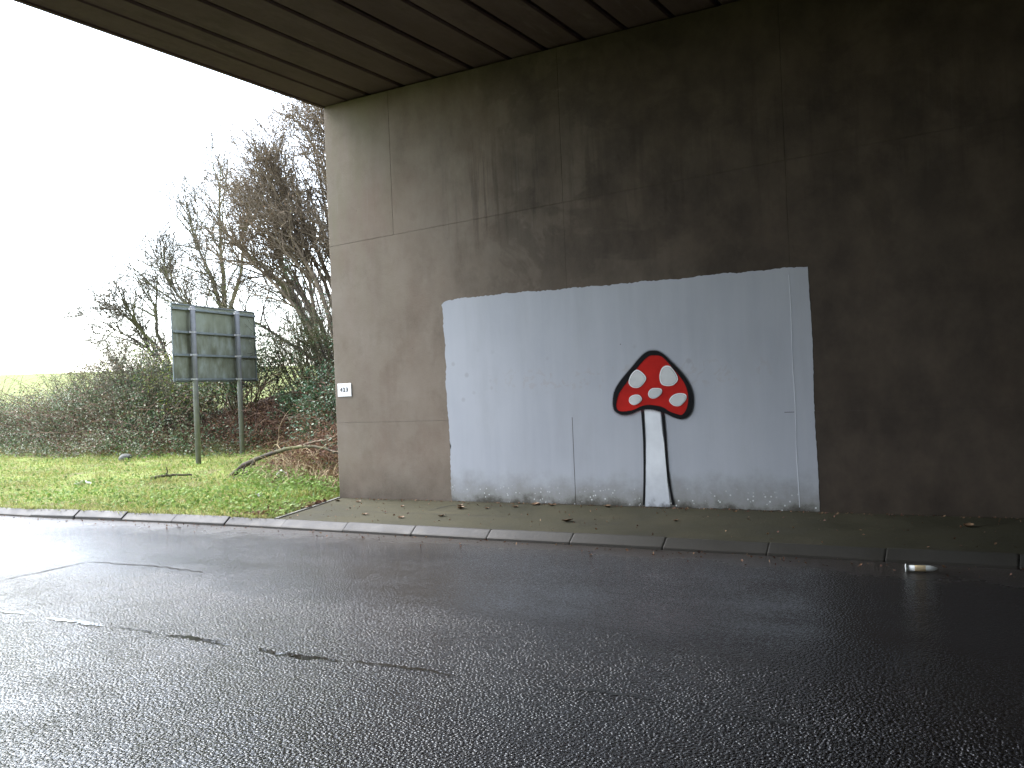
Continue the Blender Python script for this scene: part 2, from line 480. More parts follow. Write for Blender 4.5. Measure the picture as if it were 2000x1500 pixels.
def m_sign_back():
    k = N('stained_aluminium', 0.6, 0.4)
    n = k.noise(1.0, 6, 0.65, k.map((2.6, 2.6, 1.5), (1, 2, 5)))
    c = k.ramp(n, [(0.30, (0.10, 0.105, 0.062)), (0.5, (0.20, 0.215, 0.15)), (0.68, (0.33, 0.37, 0.32))])
    c = k.mix(k.rng(k.noise(1, 5, 0.7, k.map((9, 9, 1.0))), 0.5, 0.7, 0, 0.6), c, (0.30, 0.33, 0.30))
    X, Y, Z = k.xyz()
    c = k.mix(k.rng(Z, 3.15, 3.35, 0, 0.45), c, (0.28, 0.31, 0.22))
    k.set('Base Color', c); k.set('Metallic', 0.15)
    return k.m

M = {}
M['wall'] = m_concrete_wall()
M['soffit'] = m_soffit()
M['asphalt'] = m_asphalt()
M['pavement'] = m_pavement()
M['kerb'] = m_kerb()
M['ground'] = m_ground()
M['patch'] = m_paint_patch()
M['red'] = m_spray('red_spray_paint', (0.43, 0.017, 0.013), 0.16)
M['black'] = m_spray('black_spray_paint', (0.009, 0.009, 0.010), 0.1)
M['white'] = m_spray('white_spray_paint', (0.74, 0.75, 0.76), 0.06)
M['grey_white'] = m_spray('greyed_white_spray_paint', (0.54, 0.555, 0.56), 0.14)
M['stem'] = m_spray('stem_white_paint', (0.70, 0.73, 0.77), 0.07, True)
M['edging'] = simple('pale_edging_concrete', (0.13, 0.13, 0.115), 0.8, 0.3, 9)
M['mortar'] = simple('kerb_mortar', (0.05, 0.045, 0.04), 0.8)
M['sign_back'] = m_sign_back()
M['steel'] = simple('galvanised_grey_post', (0.20, 0.205, 0.215), 0.5, 0.2, 4.0, 0.2)
M['rail'] = simple('dull_aluminium_rail', (0.20, 0.23, 0.23), 0.5, 0.25, 5, 0.3)
M['clip'] = simple('bright_clip_metal', (0.70, 0.70, 0.70), 0.4, 0.1, 5, 0.2)
M['plate'] = simple('white_plate', (0.85, 0.85, 0.87), 0.4, 0.04)
M['plate_ink'] = simple('dark_plate_ink', (0.035, 0.035, 0.045), 0.5, 0.1)
M['plate_line'] = simple('faded_plate_print', (0.5, 0.51, 0.52), 0.5, 0.1)
M['bark_grey'] = m_bark('grey_brown_bark', (0.085, 0.075, 0.055), (0.19, 0.17, 0.13))
M['bark_moss'] = m_bark('mossy_bark', (0.085, 0.08, 0.05), (0.17, 0.16, 0.10), 0.85)
M['bark_brown'] = m_bark('brown_bark', (0.11, 0.085, 0.058), (0.25, 0.20, 0.14))
M['bark_dark'] = m_bark('dark_bark', (0.03, 0.024, 0.02), (0.075, 0.06, 0.05), 0.4)
M['cane'] = m_bark('bramble_cane', (0.09, 0.05, 0.04), (0.19, 0.13, 0.09))
M['straw'] = leafy('dead_straw', [(0, (0.24, 0.18, 0.10)), (0.5, (0.36, 0.28, 0.15)), (1, (0.17, 0.11, 0.06))], 0.7, 0.3)
M['grass'] = leafy('verge_grass_blades', [(0, (0.14, 0.20, 0.04)), (0.45, (0.27, 0.31, 0.085)), (0.75, (0.38, 0.39, 0.14)), (0.88, (0.45, 0.40, 0.20)), (1, (0.36, 0.26, 0.13))], 0.6, 0.25, 0.4)
M['weed'] = leafy('weed_leaves', [(0, (0.09, 0.16, 0.03)), (0.5, (0.17, 0.27, 0.06)), (1, (0.26, 0.36, 0.12))], 0.6, 0.25, 0.35)
M['bramble'] = leafy('bramble_leaves', [(0, (0.05, 0.095, 0.045)), (0.35, (0.09, 0.16, 0.075)), (0.65, (0.16, 0.22, 0.10)), (0.82, (0.27, 0.30, 0.21)), (0.92, (0.26, 0.14, 0.08)), (1, (0.16, 0.08, 0.07))], 0.4, 0.5, 0.25, 1.0)
M['ivy'] = leafy('ivy_leaves', [(0, (0.02, 0.06, 0.028)), (0.5, (0.045, 0.115, 0.055)), (0.85, (0.085, 0.17, 0.085)), (1, (0.15, 0.22, 0.13))], 0.42, 0.4, 0.1)
M['bracken'] = leafy('dead_bracken', [(0, (0.07, 0.038, 0.028)), (0.4, (0.15, 0.07, 0.05)), (0.75, (0.24, 0.135, 0.08)), (1, (0.32, 0.21, 0.12))], 0.7, 0.3, 0.15)
M['yellow_leaf'] = leafy('late_yellow_green_leaves', [(0, (0.16, 0.22, 0.03)), (0.6, (0.30, 0.34, 0.06)), (1, (0.10, 0.17, 0.03))], 0.45, 0.4, 0.3)
M['bud'] = leafy('withered_tan_leaves', [(0, (0.20, 0.12, 0.07)), (0.6, (0.30, 0.20, 0.12)), (1, (0.22, 0.20, 0.07))], 0.6, 0.3, 0.2)
M['dry_leaf'] = leafy('fallen_brown_leaf', [(0, (0.10, 0.06, 0.03)), (0.6, (0.18, 0.11, 0.06)), (1, (0.26, 0.20, 0.13))], 0.6, 0.4)
M['water'] = None

# ------------------------------------------------------------------ ground
TOE = np.array([(-400, 14), (-60, 9), (-35, 6.4), (-26, 5.3), (-21, 5.0), (-18, 5.5), (-16, 6.0), (-14, 4.2), (-12.5, 2.3), (-11.2, 1.5), (-9.3, 1.1), (400, 1.1)], float)
HMX = np.array([(-400, 0.35), (-30, 0.5), (-24, 0.7), (-20, 1.3), (-17, 2.8), (-13, 5.0), (-9.3, 6.6), (400, 6.6)], float)
def toe(x): return np.interp(x, TOE[:, 0], TOE[:, 1])
def hmax(x): return np.interp(x, HMX[:, 0], HMX[:, 1])
def sstep(a, b, v):
    t = np.clip((v - a) / (b - a), 0, 1); return t * t * (3 - 2 * t)
def height(x, y):
    x = np.asarray(x, float); y = np.asarray(y, float)
    z = 0.085 + 0.028 * np.clip(y + 2.0, 0, 12)
    hm = hmax(x)
    d = np.clip(y - toe(x), 0, None)
    z = z + hm * (1 - np.exp(-d * 0.75 / hm))
    under = (y < -1.9) & (y > -9.9)
    z = np.where(under, -0.12, z)
    d2 = np.clip(-12.9 - y, 0, None)
    z = np.where(y <= -9.9, 0.085 + hm * 0.5 * (1 - np.exp(-d2 * 0.7 / hm)), z)
    r = np.hypot(x, y + 10)
    roll_ = 11.5 * sstep(45, 330, r) * sstep(-20, -60, x - 0.35 * np.abs(y) * 0)
    z = z + roll_ * np.where((y > 6), sstep(6, 30, y), 0)
    z = np.where((x > -9.62) & (y < 1.0) & (y > -9.9), np.minimum(z, 0.075), z)
    bump_ = 0.025 * (np.sin(x * 2.1 + 0.7 * y) + np.sin(y * 2.7 - 0.9 * x) + np.sin(x * 5.3) * np.sin(y * 4.1))
    z = z + np.where((y > -1.6) & (x < -9.6), bump_ * np.clip((y + 1.6) * 0.8, 0, 1), 0)
    return z

gx = np.concatenate([np.array([-1500, -900, -600, -420, -330, -270, -220, -180, -150, -125, -105, -90, -78, -68, -60, -54, -49, -45, -42]), np.arange(-40, -8.9, 0.35), np.arange(-8, 41, 4), np.array([60, 100, 200, 500, 1500])])
gy = np.concatenate([np.array([-1500, -500, -200, -80, -40, -25, -18, -15, -13, -11, -9.95, -9.85, -6, -1.95, -1.85]), np.arange(-1.6, 22, 0.33), np.array([23, 25, 28, 32, 37, 43, 50, 60, 72, 88, 108, 130, 160, 200, 250, 320, 420, 600, 1000, 1600])])
GX, GY = np.meshgrid(gx, gy, indexing='ij')
GZ = height(GX, GY)
nx, ny = GX.shape
idx = np.arange(nx * ny).reshape(nx, ny)
quads = np.stack([idx[:-1, :-1], idx[1:, :-1], idx[1:, 1:], idx[:-1, 1:]], -1).reshape(-1, 4)
gme = npmesh('ground', np.stack([GX, GY, GZ], -1).reshape(-1, 3), quads, True)
bk = np.where((GY > toe(GX) - 0.3) & (GY < toe(GX) + 16) & (GX > -60), sstep(-0.3, 0.5, GY - toe(GX)), 0)
at_ = gme.attributes.new('bank', 'FLOAT', 'POINT'); at_.data.foreach_set('value', bk.ravel().astype(np.float32))
ground = put('ground', gme, M['ground'])
tag(ground, 'green verge and rising embankment beyond the road', 'ground', kind='structure')

def kerb_y(x):
    return -2.15 - 0.16 * sstep(-9.5, -14.5, np.asarray(x, float)) - 0.0 * np.asarray(x)

# ------------------------------------------------------------------ road
rx = np.concatenate([np.array([-400, -200, -120, -80, -60, -48]), np.arange(-40, 40.1, 1.0), np.array([60, 120, 400])])
front = kerb_y(rx) + 0.05
V, Fq = [], []
rows = [0.0, 0.25, 0.5, 0.75, 1.0]
for x, fy in zip(rx, front):
    for t in rows:
        y = fy * (1 - t) + (-9.8) * t
        V.append((x, y, 0.0))
for i in range(len(rx) - 1):
    for j in range(len(rows) - 1):
        a = i * len(rows) + j
        Fq.append((a, a + 1, a + len(rows) + 1, a + len(rows)))
road = put('road', pydata('road', V, [f[::-1] for f in Fq]), M['asphalt'])
tag(road, 'wet dark asphalt road running under the bridge', 'road', kind='structure')

# crack in the surfacing at the open end
def ribbon(name, pts, w, z, mat, seed=1, parent=None):
    rr = random.Random(seed); P = []
    for (a, b) in zip(pts[:-1], pts[1:]):
        n = max(2, int(math.dist(a, b) / 0.07))
        for i in range(n):
            t = i / n
            P.append((a[0] + (b[0] - a[0]) * t + rr.uniform(-.02, .02), a[1] + (b[1] - a[1]) * t + rr.uniform(-.02, .02)))
    P.append(pts[-1])
    vs_, fs = [], []
    for i, p in enumerate(P):
        q = P[min(i + 1, len(P) - 1)]; o = P[max(i - 1, 0)]
        dx, dy = q[0] - o[0], q[1] - o[1]; L = math.hypot(dx, dy) or 1
        ww = w * rr.uniform(0.3, 1.0) * (0.15 if i in (0, len(P) - 1) else 1)
        vs_ += [(p[0] - dy / L * ww, p[1] + dx / L * ww, z), (p[0] + dy / L * ww, p[1] - dx / L * ww, z)]
        if i: fs.append((2 * i - 2, 2 * i - 1, 2 * i + 1, 2 * i))
    return put(name, pydata(name, vs_, fs), mat, parent)
M['crack'] = simple('crack_grit', (0.012, 0.012, 0.012), 0.9, 0.3, 40)
ribbon('surface_crack', [(-8.66, -5.5), (-8.70, -4.95), (-8.73, -4.52), (-8.2, -4.46), (-7.63, -4.44), (-7.0, -4.5)], 0.016, 0.004, M['crack'], 3, road)
ribbon('surface_crack', [(-12.4, -5.45), (-10.2, -5.5), (-8.66, -5.5)], 0.014, 0.0045, M['crack'], 4, road)

kw = N('standing_water', 0.03, 0.6)
kw.set('Base Color', (0.028, 0.026, 0.022, 1)); kw.set('IOR', 1.33)
kw.bump(kw.noise(9, 2), 0.02, 0.004)
M['water'] = kw.m
def puddle(x0, x1, yc, w, seed, label):
    rr = random.Random(seed); n = max(10, int((x1 - x0) / 0.025)); top_, bot = [], []
    for i in range(n + 1):
        t = i / n; x = x0 + (x1 - x0) * t
        env = min(1.0, (math.sin(math.pi * t) ** 0.45)) if 0 < t < 1 else 0.02
        wob = 0.012 * math.sin(x * 9 + seed) + 0.008 * math.sin(x * 23 + seed * 2)
        top_.append((x, yc + wob + w * env * rr.uniform(0.15, 1.0), 0.006))
        bot.append((x, yc + wob - w * env * rr.uniform(0.15, 1.0), 0.006))
    vs_ = top_ + bot; m = n + 1
    fs = [(i, m + i, m + i + 1, i + 1) for i in range(n)]
    o = put('puddle', pydata('puddle', vs_, fs), M['water'])
    tag(o, label, 'puddle', kind='structure')
puddle(-7.75, -7.02, -6.22, 0.022, 1, 'thin bright puddle at the left edge along the road seam')
puddle(-6.74, -6.05, -6.225, 0.050, 2, 'bright white puddle reflecting the sky on the road seam')
puddle(-5.98, -5.45, -6.21, 0.014, 3, 'thin wet thread between two seam puddles')
puddle(-5.40, -4.74, -6.215, 0.036, 4, 'dark grey puddle on the road seam below the sign')
puddle(-4.50, -3.80, -6.235, 0.042, 5, 'longest grey puddle in the middle of the road seam')
puddle(-3.76, -2.95, -6.18, 0.022, 6, 'narrow dark puddle right of the middle seam puddle')
puddle(-2.40, -1.80, -6.115, 0.024, 7, 'faint dark puddle at lower right on the road seam')
puddle(-1.45, -0.98, -6.165, 0.018, 8, 'rightmost faint puddle on the road seam')

# ------------------------------------------------------------------ pavement and kerbs
PZ = 0.10
pv = [(-9.24, 0.02), (-8.86, -1.0), (-8.5, -2.03)]
right_end = 45.0
def pavement_mesh():
    bm = bmesh.new()
    outline = [pv[2], (right_end, -2.03), (right_end, 0.05), pv[0], pv[1]]
    tv = [bm.verts.new((x, y, PZ)) for x, y in outline]; bv = [bm.verts.new((x, y, -0.1)) for x, y in outline]
    bm.faces.new(tv)
    for i in range(len(outline)):
        j = (i + 1) % len(outline); bm.faces.new((tv[j], tv[i], bv[i], bv[j]))
    return bm_mesh('pavement', bm)
pavement = put('pavement', pavement_mesh(), M['pavement'])
tag(pavement, 'mossy dark green pavement along the foot of the concrete wall', 'pavement', kind='structure')
ribbon('surface_crack', [(-6.62, -0.02), (-6.9, -0.25), (-7.0, -0.6), (-6.95, -0.95)], 0.012, PZ + 0.003, M['crack'], 5, pavement)
ribbon('surface_crack', [(-8.3, -1.1), (-7.2, -1.22), (-6.0, -1.12), (-5.2, -1.2)], 0.007, PZ + 0.003, M['crack'], 8, pavement)
# concrete edging at the open end of the pavement
ed = bmesh.new()
def edging_piece(bm, a, b, w, z0, z1):
    d = Vector((b[0] - a[0], b[1] - a[1], 0)).normalized(); nrm = Vector((d.y, -d.x, 0))
    if nrm.x > 0: nrm = -nrm
    ps = [Vector((a[0], a[1], 0)), Vector((b[0], b[1], 0)), Vector((b[0], b[1], 0)) + nrm * w, Vector((a[0], a[1], 0)) + nrm * w]
    lo = [bm.verts.new((p.x, p.y, z0)) for p in ps]; hi = [bm.verts.new((p.x, p.y, z1)) for p in ps]
    bm.faces.new(hi); bm.faces.new(lo[::-1])
    for i in range(4): bm.faces.new((lo[i], lo[(i + 1) % 4], hi[(i + 1) % 4], hi[i]))
edging = empty('pavement_edging', (-8.9, -1.0, 0.1)); tag(edging, 'narrow pale concrete edging between grass and pavement', 'edging', kind='structure')
for i in range(2):
    bm = bmesh.new(); edging_piece(bm, (pv[i][0] - 0.003, pv[i][1]), (pv[i + 1][0] - 0.003, pv[i + 1][1] + 0.004), 0.05, -0.1, PZ + 0.012)
    put('edging_stone', bm_mesh('edging_stone', bm), M['edging'], edging)

# half-battered kerb stones, one object each
def kerb_mesh():
    L = 0.993; prof = [(0.0, -0.08), (0.0, 0.028), (0.008, 0.036), (0.098, 0.102), (0.112, 0.106), (0.125, 0.106), (0.125, -0.08)]
    bm = bmesh.new(); xs = [0, 0.012, L - 0.012, L]; rings = []
    for i, x in enumerate(xs):
        s = 0.004 if i in (0, 3) else 0.0
        rings.append([bm.verts.new((x, y + (s if y == 0 else 0), z - (s if z > 0.03 else 0))) for y, z in prof])
    n = len(prof)
    for a, b in zip(rings[:-1], rings[1:]):
        for k in range(n): bm.faces.new((a[k], b[k], b[(k + 1) % n], a[(k + 1) % n]))
    bm.faces.new(rings[0][::-1]); bm.faces.new(rings[-1])
    return bm_mesh('kerb_stone', bm)
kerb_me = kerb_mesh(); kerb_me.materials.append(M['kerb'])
kx = np.arange(-60, 41.1, 1.0)
bV, bF = [], []
for i, x in enumerate(kx):
    y = float(kerb_y(x)); bV += [(x, y + 0.012, 0.0), (x, y + 0.125, 0.08), (x, y + 0.125, -0.1), (x, y + 0.012, -0.1)]
    if i:
        a, b = 4 * i - 4, 4 * i
        bF += [(a, b, b + 1, a + 1), (a + 1, b + 1, b + 2, a + 2), (a + 3, b + 3, b, a)]
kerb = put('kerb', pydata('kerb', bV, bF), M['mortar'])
tag(kerb, 'sloping concrete kerb between the road and the pavement', 'kerb', kind='structure')
rk = random.Random(3)
for i in range(-44, 28):
    x0 = i - 0.33
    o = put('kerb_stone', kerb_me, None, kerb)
    ya, yb = float(kerb_y(x0)), float(kerb_y(x0 + 1))
    wild = 1.5 if x0 > -9.5 else 3.2
    o.location = (x0 + 0.006, ya + rk.uniform(-.004, .004) * wild, rk.uniform(-.004, .002) * wild)
    o.rotation_euler = (0, rk.uniform(-.004, .004) * wild, math.atan2(yb - ya, 1.0) + rk.uniform(-.004, .004) * wild)
# far side footway and kerb, behind the camera
far_pav = box('pavement', -60, 27, -12.45, -9.925, -0.1, PZ, M['pavement']); tag(far_pav, 'far pavement on the near side of the road below the camera', 'pavement', kind='structure')
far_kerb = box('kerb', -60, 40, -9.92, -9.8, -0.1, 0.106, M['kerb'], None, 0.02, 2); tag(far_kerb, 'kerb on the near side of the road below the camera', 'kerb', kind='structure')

# ------------------------------------------------------------------ bridge
XL, XR, ZT = -9.27, 44.0, 5.93
bridge = empty('bridge', (0, 0, 0))
tag(bridge, 'concrete road bridge with ribbed beam soffit over the wet road', 'bridge')
def joint_z(x): return 3.872 + 0.0285 * (x + 8.06)
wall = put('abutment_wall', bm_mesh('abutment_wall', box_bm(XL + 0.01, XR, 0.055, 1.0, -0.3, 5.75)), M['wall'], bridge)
vx = [XL, -8.053, -5.330, -2.530, 0.22, 2.95, 5.68, 8.4, 11.2, 13.9, 16.7, 19.4, 22.2, 25.0, 31.0, 37.0, XR]
def panel(x0, x1, za0, za1, zb0, zb1, g=0.002, c=0.003):
    """slab face at y=0 with arrised edges; z given at both ends of the bottom and of the top"""
    bm = bmesh.new()
    x0 += g if x0 > XL else 0; x1 -= g
    cl = 0.018 if x0 <= XL else c
    def ring(dx0, dx1, dz, y): return [bm.verts.new(p) for p in ((x0 + dx0, y, za0 + g + dz), (x1 - dx1, y, za1 + g + dz), (x1 - dx1, y, zb1 - g - dz), (x0 + dx0, y, zb0 - g - dz))]
    f_, m_, b_ = ring(cl, c, c, 0.0), ring(0, 0, 0, cl if cl > c else c), ring(0, 0, 0, 0.055)
    bm.faces.new(f_)
    for p, q in ((f_, m_), (m_, b_)):
        for i in range(4): bm.faces.new((p[i], p[(i + 1) % 4], q[(i + 1) % 4], q[i]))
    bm.faces.new(b_[::-1])
    return bm_mesh('concrete_panel', bm)
vlow = [XL] + vx[2:]
for lift, edges in enumerate((vlow, vlow, vx)):
    for a, b in zip(edges[:-1], edges[1:]):
        l0, l1, u0, u1 = ((-0.05, -0.05, 1.213, 1.213), (1.213, 1.213, joint_z(a), joint_z(b)), (joint_z(a), joint_z(b), ZT, ZT))[lift]
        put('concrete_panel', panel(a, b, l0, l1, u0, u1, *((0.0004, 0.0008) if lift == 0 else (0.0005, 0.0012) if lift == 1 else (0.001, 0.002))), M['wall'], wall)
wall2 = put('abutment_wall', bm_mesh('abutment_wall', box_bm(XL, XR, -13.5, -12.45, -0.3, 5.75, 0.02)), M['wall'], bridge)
# bearing shelves
put('bearing_shelf', bm_mesh('bearing_shelf', box_bm(XL + 0.02, XR - 0.02, 0.22, 0.98, 5.75, 5.975)), M['mortar'], bridge)
put('bearing_shelf', bm_mesh('bearing_shelf', box_bm(XL + 0.02, XR - 0.02, -13.4, -12.65, 5.75, 5.975)), M['mortar'], bridge)
# box beams spanning the road
SB = 5.96
def beam_mesh(w):
    y0, y1 = -13.3, 0.9; h = 0.62; c = 0.022; half = w / 2 - 0.021
    prof = [(-half + c, 0), (half - c, 0), (half, c), (half, h), (-half, h), (-half, c)]
    vs_ = [(x, y, z) for y in (y0, y1) for x, z in prof]; n = len(prof)
    fs = [(k, (k + 1) % n, n + (k + 1) % n, n + k) for k in range(n)] + [tuple(range(n))[::-1], tuple(n + k for k in range(n))]
    return pydata('beam', vs_, fs)
bx = [-8.44, -7.82, -7.25, -6.655, -6.06, -5.52, -4.975, -4.40, -3.79, -3.22]
while bx[-1] < XR - 0.9: bx.append(bx[-1] + 0.583)
beam_me = beam_mesh(0.583); beam_me.materials.append(M['soffit'])
rb = random.Random(9)
for i, (a, b) in enumerate(zip(bx[:-1], bx[1:])):
    if i < 10:
        me = beam_mesh(b - a); me.materials.append(M['soffit'])
    else: me = beam_me
    o = put('beam', me, None, bridge); o.location = ((a + b) / 2, 0, SB + rb.uniform(-.004, .004))
# edge beam with a drip lip along the outer face
def edge_beam(x_out, x_in, sgn):
    prof = [(x_in, SB + 0.62), (x_in, SB + 0.022), (x_in - sgn * 0.022, SB), (x_out + sgn * 0.47, SB), (x_out + sgn * 0.455, SB - 0.018), (x_out + sgn * 0.06, SB - 0.03), (x_out + sgn * 0.05, SB - 0.05), (x_out, SB - 0.05), (x_out, SB + 1.0), (x_out + sgn * 0.3, SB + 1.0), (x_out + sgn * 0.3, SB + 0.62)]
    n = len(prof)
    vs_ = [(x, y, z) for y in (-13.3, 0.9) for x, z in prof]
    fs = [(k, (k + 1) % n, n + (k + 1) % n, n + k) for k in range(n)] + [tuple(range(n)), tuple(n + k for k in range(n))]
    me = pydata('edge_beam', vs_, fs)
    bm = bmesh.new(); bm.from_mesh(me); bmesh.ops.recalc_face_normals(bm, faces=bm.faces); bm.to_mesh(me); bm.free()
    return put('edge_beam', me, M['soffit'], bridge)
edge_beam(XL - 0.02, bx[0] - 0.021, 1)
edge_beam(XR + 0.05, bx[-1] + 0.021, -1)
put('deck_slab', bm_mesh('deck_slab', box_bm(XL + 0.30, XR - 0.27, -13.3, 0.9, SB + 0.63, SB + 0.92)), M['soffit'], bridge)
for xa in (XL + 0.02, XR - 0.15):
    put('parapet', bm_mesh('parapet', box_bm(xa, xa + 0.2, -16, 4, SB + 1.003, SB + 2.0, 0.02)), M['soffit'], bridge)

# ------------------------------------------------------------------ mural
mural = empty('mural', (-4.8, 0, 0.1))
tag(mural, 'painted pale grey rectangle with red toadstool on the concrete wall', 'mural')
top_pts = [(-7.262, 2.79), (-7.235, 2.835), (-7.15, 2.858), (-6.95, 2.868), (-6.537, 2.872), (-5.983, 2.868), (-5.307, 2.85), (-4.668, 2.845), (-3.87, 2.832), (-3.368, 2.835), (-2.773, 2.828), (-2.432, 2.822), (-2.335, 2.808)]
def patch_mesh():
    rr = random.Random(5)
    xs = sorted(set(list(np.round(np.linspace(-7.255, -2.325, 190), 4)) + [-5.3335, -5.3265, -2.66, -2.55]))
    zs = list(np.round(np.linspace(0.112, 2.75, 80), 4)) + [1.2105, 1.2165]
    zs = sorted(set(zs))
    vid = {}; V = []; Fs = []
    lx = {}
    def lw(z): return -0.010 * math.sin(z * 5) + 0.005 * math.sin(z * 17) + lx.setdefault(('l', z), rr.uniform(-.008, .008)) + 0.03 * (1 - z / 2.8)
    def rw(z): return 0.006 * math.sin(z * 4) + lx.setdefault(('r', z), rr.uniform(-.003, .003))
    tx = [p[0] for p in top_pts]; tz = [p[1] for p in top_pts]
    tw = {x: float(np.interp(x, tx, tz)) + 0.004 * math.sin(x * 7) + 0.004 * math.sin(x * 19 + 1) + rr.uniform(-.006, .006) for x in xs}
    bw = {x: 0.104 + max(0, rr.uniform(-.01, .012)) for x in xs}
    def v(i, j):
        if (i, j) not in vid:
            x = xs[i]
            if j == len(zs): z = tw[x]
            elif j == 0: z = bw[x]
            else: z = zs[j]
            xx = x
            if i == 0: xx = x + lw(z)
            if i == len(xs) - 1: xx = x + rw(z)
            vid[(i, j)] = len(V); V.append((xx, -0.003, z))
        return vid[(i, j)]
    for i in range(len(xs) - 1):
        for j in range(len(zs)):
            xm = (xs[i] + xs[i + 1]) / 2; zm = (zs[j] + (zs[j + 1] if j + 1 < len(zs) else 2.8)) / 2
            if abs(xm + 5.33) < 0.0036 and zm < 1.214: continue
            if -2.66 < xm < -2.55 and abs(zm - 1.2135) < 0.0031: continue
            Fs.append((v(i, j), v(i + 1, j), v(i + 1, j + 1), v(i, j + 1)))
    return pydata('painted_patch', V, Fs)
put('painted_patch', patch_mesh(), M['patch'], mural)
# bead of thick paint standing along the old shutter line
bm = bmesh.new(); prev = None
for i in range(60):
    z = 0.15 + i / 59 * 2.6; x = -2.541 + 0.004 * math.sin(z * 6); w = 0.003 + 0.003 * abs(math.sin(z * 3.3))
    cur = [bm.verts.new((x - w, -0.0035, z)), bm.verts.new((x - w * 0.2, -0.0055, z)), bm.verts.new((x + w, -0.0035, z))]
    if prev:
        bm.faces.new((prev[0], prev[1], cur[1], cur[0])); bm.faces.new((prev[1], prev[2], cur[2], cur[1]))
    prev = cur
put('paint_ridge', bm_mesh('paint_ridge', bm), simple('thick_paint_bead', (0.52, 0.55, 0.60), 0.7, 0.05), mural)

def catmull(P, n=6, closed=True):
    P = [np.array(p, float) for p in P]; out = []; m = len(P)
    for i in range(m if closed else m - 1):
        p0 = P[(i - 1) % m] if closed or i > 0 else P[0]; p1 = P[i]; p2 = P[(i + 1) % m]
        p3 = P[(i + 2) % m] if closed or i + 2 < m else P[-1]
        for k in range(n):
            t = k / n
            out.append(0.5 * (2 * p1 + (p2 - p0) * t + (2 * p0 - 5 * p1 + 4 * p2 - p3) * t * t + (3 * p1 - p0 - 3 * p2 + p3) * t ** 3))
    if not closed: out.append(P[-1])
    return np.array(out)

def painted(name, ring, y, mat, parent, fringe=0.012, label=None):
    """filled outline with a soft sprayed fringe"""
    ring = np.asarray(ring); n = len(ring)
    nxt, prv = np.roll(ring, -1, 0), np.roll(ring, 1, 0)
    t = nxt - prv; t /= np.linalg.norm(t, axis=1, keepdims=True) + 1e-9
    nr = np.stack([t[:, 1], -t[:, 0]], 1)
    area = np.sum(ring[:, 0] * nxt[:, 1] - nxt[:, 0] * ring[:, 1])
    if area < 0: nr = -nr
    bm = bmesh.new(); lay = bm.verts.layers.float.new('cover')
    a = [bm.verts.new((p[0], y, p[1])) for p in ring - nr * fringe * 0.3]
    b = [bm.verts.new((p[0], y, p[1])) for p in ring + nr * fringe]
    for q in a: q[lay] = 1.0
    for q in b: q[lay] = 0.0
    f = bm.faces.new(a)
    for i in range(n): bm.faces.new((a[i], a[(i + 1) % n], b[(i + 1) % n], b[i]))
    bmesh.ops.triangulate(bm, faces=[f])
    return put(name, bm_mesh(name, bm), mat, parent)

def stroke(name, inner, outer, y, mat, parent, fringe=0.02, fr_in=0.006):
    """band between two matching closed rings, sprayed soft on both sides"""
    I, O = np.asarray(inner), np.asarray(outer); n = len(I)
    d = O - I; d /= np.linalg.norm(d, axis=1, keepdims=True) + 1e-9
    bm = bmesh.new(); lay = bm.verts.layers.float.new('cover')
    rings = []
    for P, cov in ((I - d * fr_in, 0.0), (I + d * fr_in * 0.5, 1.0), (O - d * 0.004, 1.0), (O + d * fringe * 0.35, 0.35), (O + d * fringe, 0.0)):
        r = [bm.verts.new((p[0], y, p[1])) for p in P]
        for q in r: q[lay] = cov
        rings.append(r)
    for a, b in zip(rings[:-1], rings[1:]):
        for i in range(n): bm.faces.new((a[i], a[(i + 1) % n], b[(i + 1) % n], b[i]))
    return put(name, bm_mesh(name, bm), mat, parent)

outer = [(-4.188, 1.995), (-4.104, 1.971), (-3.998, 1.873), (-3.857, 1.719), (-3.767, 1.587), (-3.723, 1.452), (-3.73, 1.301), (-3.779, 1.205), (-3.863, 1.164), (-3.965, 1.185), (-4.085, 1.243), (-4.254, 1.29), (-4.401, 1.282), (-4.525, 1.241), (-4.648, 1.237), (-4.735, 1.29), (-4.75, 1.405), (-4.716, 1.537), (-4.628, 1.66), (-4.477, 1.811), (-4.357, 1.93), (-4.268, 1.987)]
inner = [(-4.191, 1.939), (-4.093, 1.921), (-4.024, 1.856), (-3.89, 1.696), (-3.806, 1.565), (-3.775, 1.424), (-3.8, 1.291), (-3.854, 1.219), (-3.912, 1.22), (-4.02, 1.26), (-4.102, 1.311), (-4.232, 1.34), (-4.352, 1.337), (-4.502, 1.284), (-4.66, 1.276), (-4.705, 1.334), (-4.686, 1.441), (-4.634, 1.534), (-4.533, 1.65), (-4.411, 1.795), (-4.319, 1.884), (-4.251, 1.93)]
iC, oC = catmull(inner), catmull(outer)
